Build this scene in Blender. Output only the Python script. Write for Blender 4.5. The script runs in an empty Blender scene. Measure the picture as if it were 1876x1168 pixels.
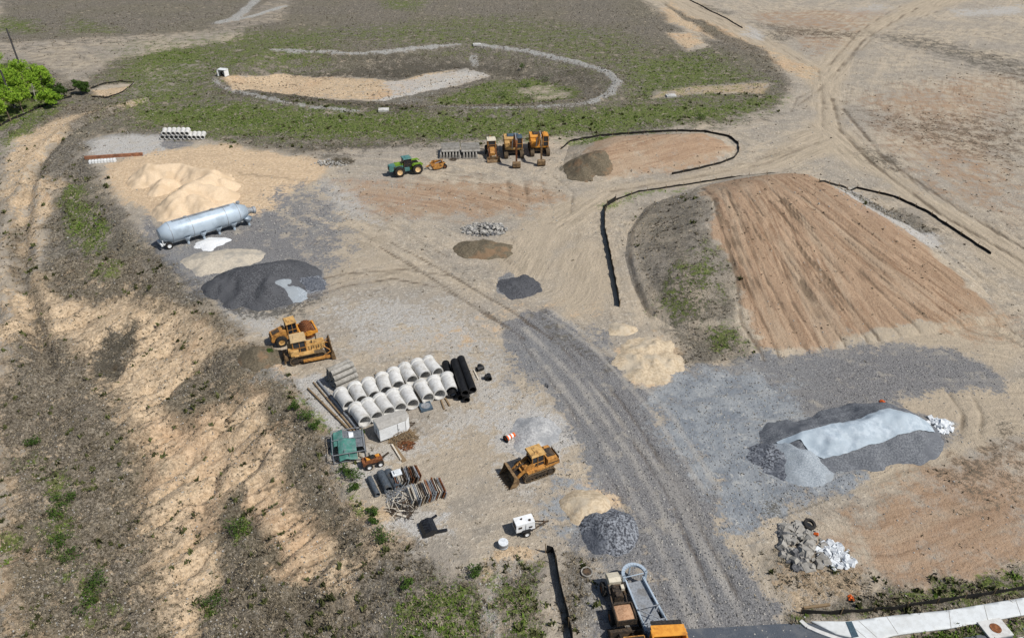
import bpy, math, random
import numpy as np
from mathutils import Vector, Matrix
random.seed(7); R = math.radians
SC = bpy.context.scene; COL = SC.collection

# ---------------------------------------------------------------- camera
CH, PITCH, FPX, W0, H0 = 52.0, R(34.0), 1350.0, 1876.0, 1168.0
cam = bpy.data.cameras.new('camera'); camo = bpy.data.objects.new('camera', cam); COL.objects.link(camo)
cam.sensor_fit = 'HORIZONTAL'; cam.sensor_width = 36.0; cam.lens = 36.0*FPX/W0
cam.clip_start = 1.0; cam.clip_end = 3000.0
camo.location = (0, 0, CH); camo.rotation_euler = (math.pi/2 - PITCH, 0, 0)
SC.camera = camo
# ---------------------------------------------------------------- world, sun, exposure
SUN_EL = R(53.0); SUN_AZ = math.atan2(-0.42, 0.91)      # direction (in plan) the light comes from: right and a little behind
wd = bpy.data.worlds.new("World"); SC.world = wd; wd.use_nodes = True
wn = wd.node_tree; bgn = wn.nodes['Background']; sky = wn.nodes.new('ShaderNodeTexSky')
sky.sky_type = 'NISHITA'; sky.sun_disc = False; sky.sun_elevation = SUN_EL
sky.sun_rotation = math.pi/2 - SUN_AZ; sky.air_density = 1.0; sky.dust_density = 1.2
wn.links.new(sky.outputs[0], bgn.inputs[0]); bgn.inputs[1].default_value = 0.072
sl = bpy.data.lights.new('sun', 'SUN'); sl.energy = 4.1; sl.angle = R(0.5); sl.color = (1.0, 0.965, 0.915)
so = bpy.data.objects.new('sun', sl); COL.objects.link(so)
sd_ = Vector((math.cos(SUN_EL)*math.cos(SUN_AZ), math.cos(SUN_EL)*math.sin(SUN_AZ), math.sin(SUN_EL)))
so.rotation_euler = sd_.to_track_quat('Z', 'Y').to_euler(); so.location = (0, 0, 200)
SC.view_settings.view_transform = 'Standard'; SC.view_settings.look = 'None'
SC.view_settings.exposure = 0.0; SC.view_settings.gamma = 1.0; SC.view_settings.use_curve_mapping = False

# ---------------------------------------------------------------- numeric helpers
def hsh(ix, iy, s):
    n = (ix.astype(np.int64)*374761393 + iy.astype(np.int64)*668265263 + s*974711) & 0x7fffffff
    n = ((n ^ (n >> 13))*1274126177) & 0x7fffffff
    return ((n ^ (n >> 16)) & 0xffff)/65535.0
def vnoise(x, y, s=0):
    x = np.asarray(x, float); y = np.asarray(y, float)
    ix = np.floor(x); iy = np.floor(y); fx = x-ix; fy = y-iy
    fx = fx*fx*(3-2*fx); fy = fy*fy*(3-2*fy)
    a = hsh(ix, iy, s); b = hsh(ix+1, iy, s); c = hsh(ix, iy+1, s); d = hsh(ix+1, iy+1, s)
    return (a*(1-fx)+b*fx)*(1-fy)+(c*(1-fx)+d*fx)*fy
def fbm(x, y, s=0, o=4):
    t = 0; a = .5; w = 0
    for k in range(o):
        t = t+a*vnoise(x*2**k, y*2**k, s+k*17); w += a; a *= .5
    return t/w
def sst(a, b, x):
    t = np.clip((x-a)/(b-a), 0, 1); return t*t*(3-2*t)
def poly_sd(x, y, P):
    """signed distance to a closed outline in plan, positive inside"""
    x = np.asarray(x, float); y = np.asarray(y, float)
    d = np.full(x.shape, 1e9); ins = np.zeros(x.shape, bool); n = len(P)
    for i in range(n):
        ax, ay = P[i]; bx, by = P[(i+1) % n]; ex, ey = bx-ax, by-ay
        t = np.clip(((x-ax)*ex+(y-ay)*ey)/(ex*ex+ey*ey+1e-12), 0, 1)
        d = np.minimum(d, (x-ax-t*ex)**2+(y-ay-t*ey)**2)
        c = (ay > y) != (by > y)
        ins ^= c & (x < (bx-ax)*(y-ay)/((by-ay) if by != ay else 1e-12)+ax)
    d = np.sqrt(d); return np.where(ins, d, -d)
def line_d(x, y, P):
    """distance, signed cross distance and arc length along a polyline in plan"""
    x = np.asarray(x, float); y = np.asarray(y, float)
    d = np.full(x.shape, 1e9); u = np.zeros(x.shape); v = np.zeros(x.shape); L = 0
    for i in range(len(P)-1):
        ax, ay = P[i]; bx, by = P[i+1]; ex, ey = bx-ax, by-ay; l = math.hypot(ex, ey)+1e-9
        tt = ((x-ax)*ex+(y-ay)*ey)/(l*l); t = np.clip(tt, 0, 1)
        dd = np.hypot(x-ax-t*ex, y-ay-t*ey); cr = ((x-ax)*ey-(y-ay)*ex)/l
        m = dd < d; u = np.where(m, np.sign(cr)*dd, u); v = np.where(m, L+t*l, v); d = np.where(m, dd, d); L += l
    return d, u, v
sp, cp = math.sin(PITCH), math.cos(PITCH)
def ray(px, py):
    a = (px-W0/2)/FPX; b = (py-H0/2)/FPX
    return a, cp-b*sp, -sp-b*cp
def flat(px, py, z=0.0):
    a, b, c = ray(px, py); t = (z-CH)/c; return a*t, b*t
def flats(pts, z=0.0): return [flat(a, b, z) for a, b in pts]

# ---------------------------------------------------------------- relief of the land (all in plan metres)
EDGE = flats([(130, 215), (140, 262), (165, 300), (215, 370), (275, 455), (330, 535), (420, 615), (500, 690), (560, 770), (605, 850), (680, 950), (700, 1010), (720, 1060), (800, 1130), (830, 1300)])
BANK = EDGE + [(-60, 5), (-200, 5), (-260, 190), (-120, 190)]
POND = flats([(395, 150), (430, 128), (500, 92), (650, 97), (760, 88), (870, 82), (960, 92), (1060, 115), (1115, 132), (1135, 152), (1120, 172), (1085, 188), (960, 202), (740, 203), (600, 198), (480, 177)])
MOUND1 = flats([(1142, 470), (1148, 425), (1180, 380), (1270, 345), (1350, 326), (1440, 319), (1520, 335), (1600, 375), (1700, 440), (1790, 520), (1860, 590), (1780, 600), (1680, 618), (1590, 632), (1515, 645), (1440, 655), (1380, 665), (1330, 640), (1230, 600), (1180, 570), (1155, 520)])
M1L = flats([(1400, 680), (1330, 645), (1230, 603), (1180, 573), (1152, 520), (1140, 470), (1146, 425), (1178, 378), (1270, 343), (1350, 324), (1440, 317)])
M1R = flats([(1440, 317), (1520, 333), (1605, 373), (1705, 438), (1800, 520), (1880, 592)])
M1B = flats([(1380, 668), (1440, 657), (1515, 647), (1590, 634), (1680, 620), (1780, 602), (1880, 592)])
MOUND2 = flats([(1030, 300), (1040, 268), (1090, 252), (1180, 245), (1290, 243), (1335, 254), (1350, 271), (1340, 290), (1290, 304), (1200, 320), (1110, 335), (1050, 330)])
def smin(a, b, k): 
    h = np.clip(.5+.5*(b-a)/k, 0, 1); return b*(1-h)+a*h-k*h*(1-h)
def H1(x, y):
    sdv = poly_sd(x, y, MOUND1); dl = line_d(x, y, M1L)[0]; dr = line_d(x, y, M1R)[0]; db = line_d(x, y, M1B)[0]
    z = smin(smin(smin(.42*dl, .42*dr, .8), .02+.17*db, .8), 4.6, .8)+.25
    z = z*(1+.10*(fbm(x*.15, y*.15, 5)-.5)) + .25*(fbm(x*.5, y*.5, 6)-.5)*np.clip(z/2, 0, 1)
    return np.where(sdv > 0, np.maximum(z, 0)*sst(0, 1.0, sdv), 0)
def H2(x, y):
    sdv = poly_sd(x, y, MOUND2)
    z = smin(.36*np.maximum(sdv, 0), 3.0+0*sdv, .8)
    return np.where(sdv > 0, np.maximum(z+.2*(fbm(x*.4, y*.4, 9)-.5)*np.clip(sdv/3, 0, 1), 0), 0)
DITCH = flats([(265, 185), (150, 228), (80, 270), (40, 330), (22, 400), (22, 470), (40, 560), (75, 650)])
GUIDES = []     # (plan polyline, offset) -- directions of wheel tracks, grading marks and rills
def HB(x, y):
    x = np.asarray(x, float); y = np.asarray(y, float)
    z = .16*(fbm(x*.09, y*.09, 1)-.5)
    s = poly_sd(x, y, BANK); far = sst(165, 105, y)
    d = np.maximum(s, 0)
    drop = -smin(.27*d, 3.6+0*d, 1.5)
    drop = np.where(s > 0, drop, 0)*far
    lum = (2.4*(fbm(x*.13, y*.13, 21)-.5)+1.0*(fbm(x*.45, y*.45, 22)-.5))*sst(0, 5, s)*(.30+.70*far)
    ca, sa = .80, .60; a_ = x*ca+y*sa; b_ = -x*sa+y*ca; wv = 1.6*(fbm(x*.12, y*.12, 27)-.5)      # gullies washed down the bank
    lum = lum-.95*(1-np.abs(2*vnoise(a_*.10+wv, b_*.42+wv, 25)-1))**3*sst(1, 6, s)*far-.45*(1-np.abs(2*vnoise(a_*.22, b_*.95+wv, 26)-1))**3*sst(1, 5, s)*far
    dd = line_d(x, y, DITCH)[0]; lum = lum-.9*np.exp(-(dd/.9)**2)+.45*np.exp(-((dd-2.2)/1.0)**2)
    p = poly_sd(x, y, POND)
    z = z+drop+lum-2.4*sst(1.0, 14, p)+.5*sst(-6, 0, p)*sst(4, 0, p)
    fieldm = sst(118, 150, y)*sst(20, -20, x-.35*y)
    z = z+fieldm*.7*(fbm(x*.05, y*.05, 31)-.5)
    z = z+.9*sst(40, 80, x)*sst(90, 140, y)*(fbm(x*.03, y*.03, 33)-.5)
    return z
def HT(x, y): return HB(x, y)+H1(x, y)+H2(x, y)
def at(px, py, up=0.0):
    """plan position and height of the land seen at a point of the survey picture"""
    a, b, c = ray(px, py); z = 0.0
    for k in range(14):
        t = (z+up-CH)/c; x, y = a*t, b*t
        zn = float(HT(np.array([x]), np.array([y]))[0]); z = z*.4+zn*.6
    return Vector((x, y, z))
def ats(pts): 
    a = np.array(pts, float); A, B, C = (a[:, 0]-W0/2)/FPX, cp-(a[:, 1]-H0/2)/FPX*sp, -sp-(a[:, 1]-H0/2)/FPX*cp
    z = np.zeros(len(a))
    for k in range(14):
        t = (z-CH)/C; x, y = A*t, B*t; z = z*.4+.6*HT(x, y)
    return list(zip(x.tolist(), y.tolist()))

# ---------------------------------------------------------------- the map of surfaces: outlines and lines surveyed from the picture
# name -> [(outline, strength, soft edge in m)]
A = {}
A['bare'] = [([(0, 560), (120, 470), (200, 470), (300, 520), (430, 610), (520, 700), (600, 830), (690, 950), (705, 1010), (640, 1168), (0, 1190), (0, 640)], 1, 2.5),
             ([(0, 860), (40, 850), (50, 920), (20, 985), (0, 990)], 1, 1), ([(0, 350), (70, 300), (120, 330), (60, 470), (30, 620), (0, 700)], .62, 3),
             ([(20, 250), (140, 190), (260, 178), (250, 196), (150, 225), (60, 300), (0, 360), (0, 300)], .75, 2),
             ([(412, 140), (520, 136), (620, 140), (590, 178), (560, 176), (430, 163)], 1, 1.0), ([(600, 138), (720, 148), (820, 128), (895, 140), (700, 186), (590, 178)], .75, 1.0), ([(165, 168), (240, 158), (222, 170), (180, 180)], .8, .5),
             ([(880, 1000), (960, 1000), (1010, 1010), (1000, 1035), (930, 1045), (880, 1050)], .8, 1.5),
             ([(1500, 1030), (1560, 1050), (1600, 1090), (1470, 1110), (1440, 1060)], .66, 1.5),
             ([(690, 925), (740, 945), (720, 965), (640, 990), (600, 1000), (620, 950)], .75, 1), ([(1200, 30), (1230, 0), (1250, 20), (1400, 85), (1500, 130), (1490, 150), (1380, 100)], .7, 2),
             ([(1200, 165), (1300, 155), (1380, 148), (1410, 152), (1395, 170), (1290, 172), (1180, 182)], .62, 1.2), ([(1215, 60), (1260, 62), (1290, 80), (1260, 92)], .8, 1.5)]
A['sand'] = [([(188, 302), (230, 290), (330, 270), (440, 264), (560, 288), (590, 320), (520, 372), (450, 400), (300, 402), (225, 360)], 1, 2.0),
             ([(1140, 625), (1200, 612), (1245, 640), (1242, 680), (1200, 705), (1150, 690)], .8, 1), ([(1040, 905), (1080, 890), (1130, 870), (1165, 900), (1170, 930), (1100, 950), (1050, 940)], .8, 1),
             ([(380, 468), (520, 400), (470, 395), (400, 425)], .55, 1), ([(440, 655), (640, 640), (900, 545), (1130, 560), (1140, 600), (1000, 590), (900, 650), (780, 645), (640, 660)], .35, 3)]
A['veg'] = [([(-1500, -60), (-8, -60), (-8, 300), (-30, 640), (-10, 1200), (-900, 1400), (-1500, 1000)], .8, 3), ([(-900, 1172), (900, 1172), (920, 1700), (-900, 1700)], .8, 2), ([(0, -40), (1130, -40), (1250, 60), (1395, 95), (1440, 150), (1425, 185), (1330, 222), (1150, 247), (1020, 250), (880, 258), (560, 278), (420, 258), (250, 248), (175, 250), (150, 270), (110, 340), (60, 330), (60, 300), (160, 210), (260, 180), (0, 260)], .93, 2.5),
            ([(1210, 5), (1300, 45), (1400, 92), (1440, 140), (1425, 190), (1380, 205), (1410, 150), (1380, 110), (1290, 60)], 1, 1.5),
            ([(150, 285), (100, 330), (60, 420), (70, 520), (110, 560), (210, 560), (330, 560), (420, 630), (445, 610), (290, 470), (205, 360)], .85, 1.5),
            ([(0, 640), (60, 620), (150, 650), (210, 720), (250, 800), (280, 900), (285, 1190), (0, 1190)], .95, 3),
            ([(155, 665), (195, 600), (250, 580), (245, 640), (200, 700)], 1, .8), ([(300, 750), (380, 650), (470, 620), (470, 730), (350, 770)], .9, 1.5),
            ([(345, 960), (420, 915), (500, 975), (520, 1030), (480, 1080), (400, 1095), (390, 1010)], 1, 1.2), ([(340, 1190), (375, 1085), (480, 1040), (610, 1060), (720, 1190)], 1, 1.5),
            ([(445, 665), (520, 702), (640, 880), (700, 1000), (640, 1010), (540, 900), (470, 780)], .85, 1.2), ([(700, 1000), (790, 1040), (885, 1040), (915, 1090), (930, 1190), (650, 1190), (640, 1040)], .8, 1.5),
            ([(1150, 425), (1180, 380), (1275, 345), (1310, 420), (1345, 510), (1350, 600), (1250, 600), (1170, 540)], .60, 1.5), ([(1210, 600), (1350, 605), (1385, 665), (1250, 668)], .78, 1.5),
            ([(0, 420), (40, 560), (60, 700), (110, 640), (60, 500), (40, 400)], .72, 1.5), ([(920, 1050), (1005, 1035), (1030, 1190), (930, 1190)], .75, 1),
            ([(1050, 1025), (1110, 1040), (1120, 1120), (1090, 1180), (1050, 1168)], .7, 1), ([(1560, 1085), (1876, 1045), (1876, 1125), (1650, 1135), (1480, 1142), (1470, 1120)], .9, .8),
            ([(1525, 340), (1640, 375), (1720, 430), (1700, 430), (1600, 385)], .7, 1), ([(1035, 300), (1060, 280), (1100, 290), (1090, 320), (1050, 325)], .9, 1),
            ([(1660, 1172), (1876, 1128), (1876, 1200), (1650, 1200)], .9, .5), ([(1380, 1010), (1440, 960), (1560, 1020), (1640, 1110), (1480, 1118), (1430, 1070)], .5, 2)]
A['green'] = [([(-700, 300), (-300, 200), (-100, 500), (-300, 900), (-700, 700)], .6, 6), ([(1884, 1126), (2400, 1040), (2400, 1300), (1884, 1200)], .85, .5), ([(225, 80), (430, 60), (640, 55), (600, 110), (420, 130), (390, 190), (235, 205)], .66, 8), ([(560, 60), (900, 30), (1130, 60), (1250, 120), (1130, 130), (960, 90), (700, 80)], .50, 8), ([(1150, 190), (1130, 120), (1300, 90), (1400, 150), (1330, 190)], .62, 5), ([(420, 185), (800, 205), (1150, 200), (1100, 235), (500, 250)], .8, 4), ([(225, 130), (270, 85), (330, 80), (400, 90), (370, 140), (310, 190), (240, 205)], .95, 6), ([(235, 205), (420, 185), (560, 205), (900, 212), (1150, 195), (1300, 188), (1420, 180), (1330, 215), (1130, 240), (900, 250), (620, 255), (420, 248), (250, 225)], .98, 4),
              ([(790, 178), (850, 168), (900, 152), (960, 142), (1050, 160), (1060, 180), (950, 190), (800, 192)], .85, 1.5), ([(-60, 105), (30, 118), (70, 140), (120, 180), (60, 215), (-60, 250)], 1, 1.5),
              ([(100, 345), (150, 345), (205, 435), (180, 465), (120, 440)], .85, 1.2), ([(75, 875), (130, 900), (140, 960), (180, 1040), (210, 1110), (165, 1100), (100, 980)], .72, 1.2), ([(0, 975), (35, 980), (30, 1030), (0, 1040)], 1, .6),
              ([(735, 1080), (860, 1045), (905, 1070), (910, 1190), (730, 1190)], .78, 1.5), ([(1620, 1095), (1876, 1042), (1876, 1080), (1640, 1112)], .75, .8), ([(1660, 1172), (1876, 1130), (1876, 1200), (1650, 1200)], .85, .5),
              ([(1480, 1126), (1640, 1118), (1700, 1108), (1690, 1122), (1490, 1138)], .62, .4), ([(1280, 605), (1350, 612), (1370, 655), (1310, 650)], .7, 1.2), ([(1240, 480), (1300, 440), (1320, 540), (1260, 570), (1215, 560)], .42, 2),
              ([(1040, 262), (1100, 250), (1140, 252), (1080, 264)], .9, .8), ([(1100, 370), (1240, 342), (1220, 352), (1120, 385)], .6, 1), ([(0, 30), (60, 40), (70, 60), (0, 60)], .7, 3), ([(700, 0), (790, 0), (760, 20), (700, 15)], .6, 3),
              ([(1130, 110), (1300, 100), (1330, 150), (1290, 170), (1170, 190), (1145, 150)], .78, 5), ([(70, 200), (130, 190), (60, 235), (0, 275), (0, 255)], .7, 1.5), ([(930, 1060), (1000, 1050), (1035, 1190), (940, 1190)], .58, 1.2),
              ([(425, 960), (450, 955), (455, 985), (435, 1000)], .9, .5), ([(370, 1100), (405, 1090), (410, 1110), (375, 1120)], .95, .5), ([(520, 720), (560, 740), (590, 790), (560, 780)], .62, .8), ([(640, 860), (680, 900), (690, 950), (660, 900)], .62, .8),
              ([(130, 30), (230, 60), (120, 62)], .5, 3), ([(160, 440), (210, 500), (170, 520)], .58, 1), ([(40, 840), (80, 860), (60, 900)], .55, 1)]
A['gravel'] = [([(500, 340), (625, 380), (650, 450), (600, 520), (480, 470)], .6, 2), ([(918, 592), (935, 572), (1000, 575), (1060, 600), (1110, 640), (1150, 690), (1190, 700), (1230, 790), (1290, 880), (1330, 965), (1390, 1050), (1475, 1145), (1490, 1190), (1265, 1190), (1230, 1100), (1180, 1000), (1150, 930), (1100, 870), (1050, 810), (1010, 740), (960, 650)], 1, 1.0),
               ([(1235, 685), (1260, 674), (1400, 668), (1510, 648), (1640, 640), (1760, 650), (1850, 690), (1835, 718), (1740, 722), (1650, 715), (1640, 735), (1690, 765), (1740, 790), (1640, 830), (1560, 870), (1530, 900), (1440, 925), (1340, 950), (1290, 880), (1230, 790), (1180, 720)], .93, 1.5),
               ([(278, 405), (340, 440), (450, 400), (500, 385), (510, 400), (530, 440), (590, 490), (600, 530), (520, 560), (440, 575), (370, 548), (310, 500), (272, 440)], 1, 1.5), ([(918, 515), (945, 502), (980, 512), (985, 535), (955, 547), (920, 535)], 1, .6),
               ([(1060, 950), (1110, 920), (1170, 960), (1190, 1010), (1170, 1040), (1100, 1040), (1060, 1000)], 1, 1.2), ([(1090, 600), (1130, 605), (1140, 625), (1100, 620)], .75, 1),
               ([(540, 330), (620, 340), (600, 380), (540, 370)], .5, 2), ([(295, 254), (350, 252), (360, 262), (330, 270), (300, 266)], .85, 1), ([(985, 860), (1060, 860), (1100, 930), (1050, 1000), (1000, 1000), (1010, 930)], .52, 2.5), ([(940, 700), (1010, 750), (1000, 720), (960, 660)], .6, 1.5),
               ([(1130, 1040), (1260, 1060), (1280, 1190), (1120, 1190)], .75, 1.5)]
A['dust'] = [([(600, 560), (700, 540), (860, 570), (930, 640), (880, 700), (760, 640), (640, 640)], .55, 4), ([(870, 660), (960, 690), (1010, 760), (960, 800), (860, 790), (780, 830), (760, 790), (860, 740)], .55, 3), ([(560, 330), (700, 330), (820, 360), (760, 400), (640, 380)], .5, 4), ([(700, 148), (760, 145), (850, 126), (895, 140), (800, 165), (720, 172)], .6, 1.5), ([(150, 262), (235, 243), (300, 250), (320, 280), (160, 292)], .95, 1), ([(522, 705), (570, 690), (600, 700), (650, 790), (600, 795), (570, 770)], .9, .8), ([(925, 775), (985, 755), (1030, 780), (1050, 820), (1020, 850), (960, 840), (930, 810)], .95, 1),
             ([(705, 965), (750, 940), (810, 945), (800, 970), (740, 1000)], .95, 1), ([(590, 330), (700, 340), (680, 400), (600, 390)], .62, 4), ([(640, 560), (900, 600), (960, 700), (1000, 760), (900, 760), (800, 640), (660, 640)], .52, 5),
             ([(450, 660), (520, 700), (520, 720), (460, 700)], .8, 1), ([(400, 560), (540, 560), (500, 610), (430, 600)], .6, 2), ([(1120, 1060), (1150, 1130), (1100, 1160), (1080, 1080)], .62, 1.5), ([(690, 186), (760, 165), (820, 152), (800, 172), (720, 192)], .9, 1.5),
             ([(1340, 740), (1400, 720), (1420, 790), (1340, 790)], .55, 2), ([(640, 850), (780, 800), (720, 870), (690, 880)], .6, 1.5), ([(900, 850), (1060, 860), (1060, 890), (940, 900)], .5, 2), ([(900, 1100), (930, 1040), (935, 1168), (900, 1168)], .65, 1),
             ([(1230, 150), (1400, 50), (1250, 0), (1100, 40)], .0, 2), ([(1250, 860), (1330, 840), (1360, 950), (1300, 900)], .55, 1.5), ([(1740, 20), (1876, 10), (1876, 25), (1760, 30)], .6, 3), ([(1540, 20), (1600, 5), (1640, 15), (1560, 40)], .4, 3), ([(1370, 50), (1400, 65), (1395, 72), (1365, 64)], .75, 2),
             ([(1520, 345), (1560, 350), (1640, 395), (1725, 450), (1700, 452), (1600, 400)], .8, 1), ([(560, 810), (610, 790), (650, 850), (690, 870), (640, 860), (600, 840)], .5, 1)]
A['ash'] = [([(1235, 690), (1330, 690), (1420, 720), (1450, 760), (1410, 800), (1400, 860), (1460, 890), (1450, 920), (1350, 945), (1290, 880), (1240, 800), (1200, 720)], 1, 2.5), ([(1450, 860), (1560, 850), (1560, 890), (1450, 910)], .9, 1.5), ([(1020, 880), (1090, 890), (1100, 930), (1040, 1000), (990, 960)], .62, 2.5)]
A['brown'] = [([(1560, 170), (1876, 120), (1900, 440), (1700, 350), (1590, 250)], .52, 8), ([(1350, 20), (1640, 18), (1560, 80), (1500, 112)], .5, 5), ([(1620, 560), (1876, 560), (1876, 640), (1800, 640)], .5, 3), ([(1290, 345), (1440, 321), (1530, 347), (1640, 412), (1740, 490), (1812, 562), (1800, 585), (1690, 588), (1610, 605), (1560, 622), (1512, 645), (1460, 650), (1400, 655), (1350, 540), (1320, 440)], 1, 1.2),
              ([(1560, 930), (1680, 870), (1780, 830), (1900, 820), (1900, 1060), (1640, 1085), (1580, 1030), (1530, 980)], .72, 4), ([(620, 330), (860, 330), (1000, 330), (1020, 370), (960, 400), (800, 395), (700, 400), (640, 370)], .66, 4),
              ([(1060, 300), (1100, 256), (1290, 247), (1340, 268), (1300, 300), (1100, 330)], .74, 1.5), ([(1700, 160), (1876, 220), (1876, 300), (1740, 290)], .5, 6)]
A['track'] = [([(1640, 728), (1700, 715), (1900, 700), (1900, 800), (1790, 830), (1740, 790), (1650, 745)], 1, 1.2), ([(1500, 650), (1620, 600), (1830, 570), (1900, 640), (1850, 690), (1760, 650), (1640, 640)], .9, 2), ([(1232, -20), (1330, 30), (1440, 85), (1500, 118), (1560, 60), (1660, 8), (1720, -20), (1780, 0), (1640, 40), (1560, 100), (1535, 160), (1540, 230), (1640, 310), (1760, 395), (1900, 480), (1900, 540), (1730, 420), (1600, 320), (1540, 280), (1480, 290), (1350, 322), (1180, 345), (1050, 420), (1010, 500), (960, 520), (900, 470), (990, 380), (1110, 342), (1250, 320), (1400, 290), (1480, 240), (1490, 160), (1420, 100), (1300, 50), (1180, -10)], .9, 3),
              ([(20, 330), (60, 290), (140, 225), (260, 190), (170, 205), (50, 260), (0, 310), (0, 620), (30, 500)], .7, 2), ([(640, 400), (700, 430), (960, 590), (900, 590), (820, 520), (700, 520), (540, 560), (560, 480)], .55, 3), ([(1000, 510), (1060, 440), (1110, 450), (1125, 570), (1060, 600), (1000, 560)], .9, 3), ([(860, 660), (1000, 700), (1060, 860), (860, 900), (700, 830), (760, 780), (870, 740)], .65, 4),
              ([(1540, 900), (1560, 860), (1740, 800), (1876, 730), (1876, 790), (1680, 870), (1560, 910)], .8, 2)]
A['dark'] = [([(1380, 40), (1470, 50), (1580, 62), (1570, 70), (1440, 66), (1390, 52)], .62, 3), ([(1600, 60), (1700, 70), (1800, 95), (1900, 120), (1900, 160), (1780, 120), (1640, 80)], .58, 4), ([(1560, 200), (1700, 215), (1876, 230), (1876, 300), (1700, 260)], .5, 6), ([(1590, 270), (1650, 290), (1640, 310), (1590, 290)], .65, 2),
             ([(1280, 8), (1340, 22), (1330, 28), (1290, 16)], .65, 2), ([(500, 130), (640, 130), (760, 112), (870, 112), (860, 126), (720, 140), (560, 140)], .9, 2), ([(400, 148), (440, 165), (600, 182), (700, 190), (800, 196), (760, 204), (600, 196), (450, 176), (410, 160)], .8, 1.5), ([(850, 125), (1000, 150), (1060, 160), (1000, 142), (900, 118)], .7, 2),
             ([(1215, 500), (1290, 490), (1310, 570), (1240, 590)], .68, 2), ([(165, 655), (200, 600), (245, 590), (235, 640), (200, 690)], .85, 1), ([(1400, 60), (1450, 66), (1430, 78)], .7, 2), ([(0, 90), (300, 60), (300, 70), (0, 100)], .3, 2),
             ([(380, 545), (360, 520), (450, 560), (580, 545), (560, 570), (450, 580)], .7, 1.2), ([(1440, 905), (1430, 935), (1400, 925), (1415, 900)], .5, 1), ([(950, 570), (1000, 575), (1120, 650), (1110, 680), (1000, 610)], .35, 1), ([(1660, 250), (1876, 200), (1876, 215), (1740, 240)], .5, 4),
             ([(1740, 870), (1876, 800), (1876, 880), (1760, 920)], .6, 3), ([(640, 300), (560, 288), (600, 282), (660, 284)], .7, 1.5), ([(560, 268), (900, 262), (900, 268), (600, 278)], .6, 2), ([(1250, 225), (1420, 200), (1410, 215), (1270, 240)], .5, 2),
             ([(680, 120), (480, 100), (880, 92), (1080, 130), (1100, 160), (1000, 120), (860, 98)], .5, 1.5)]
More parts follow.
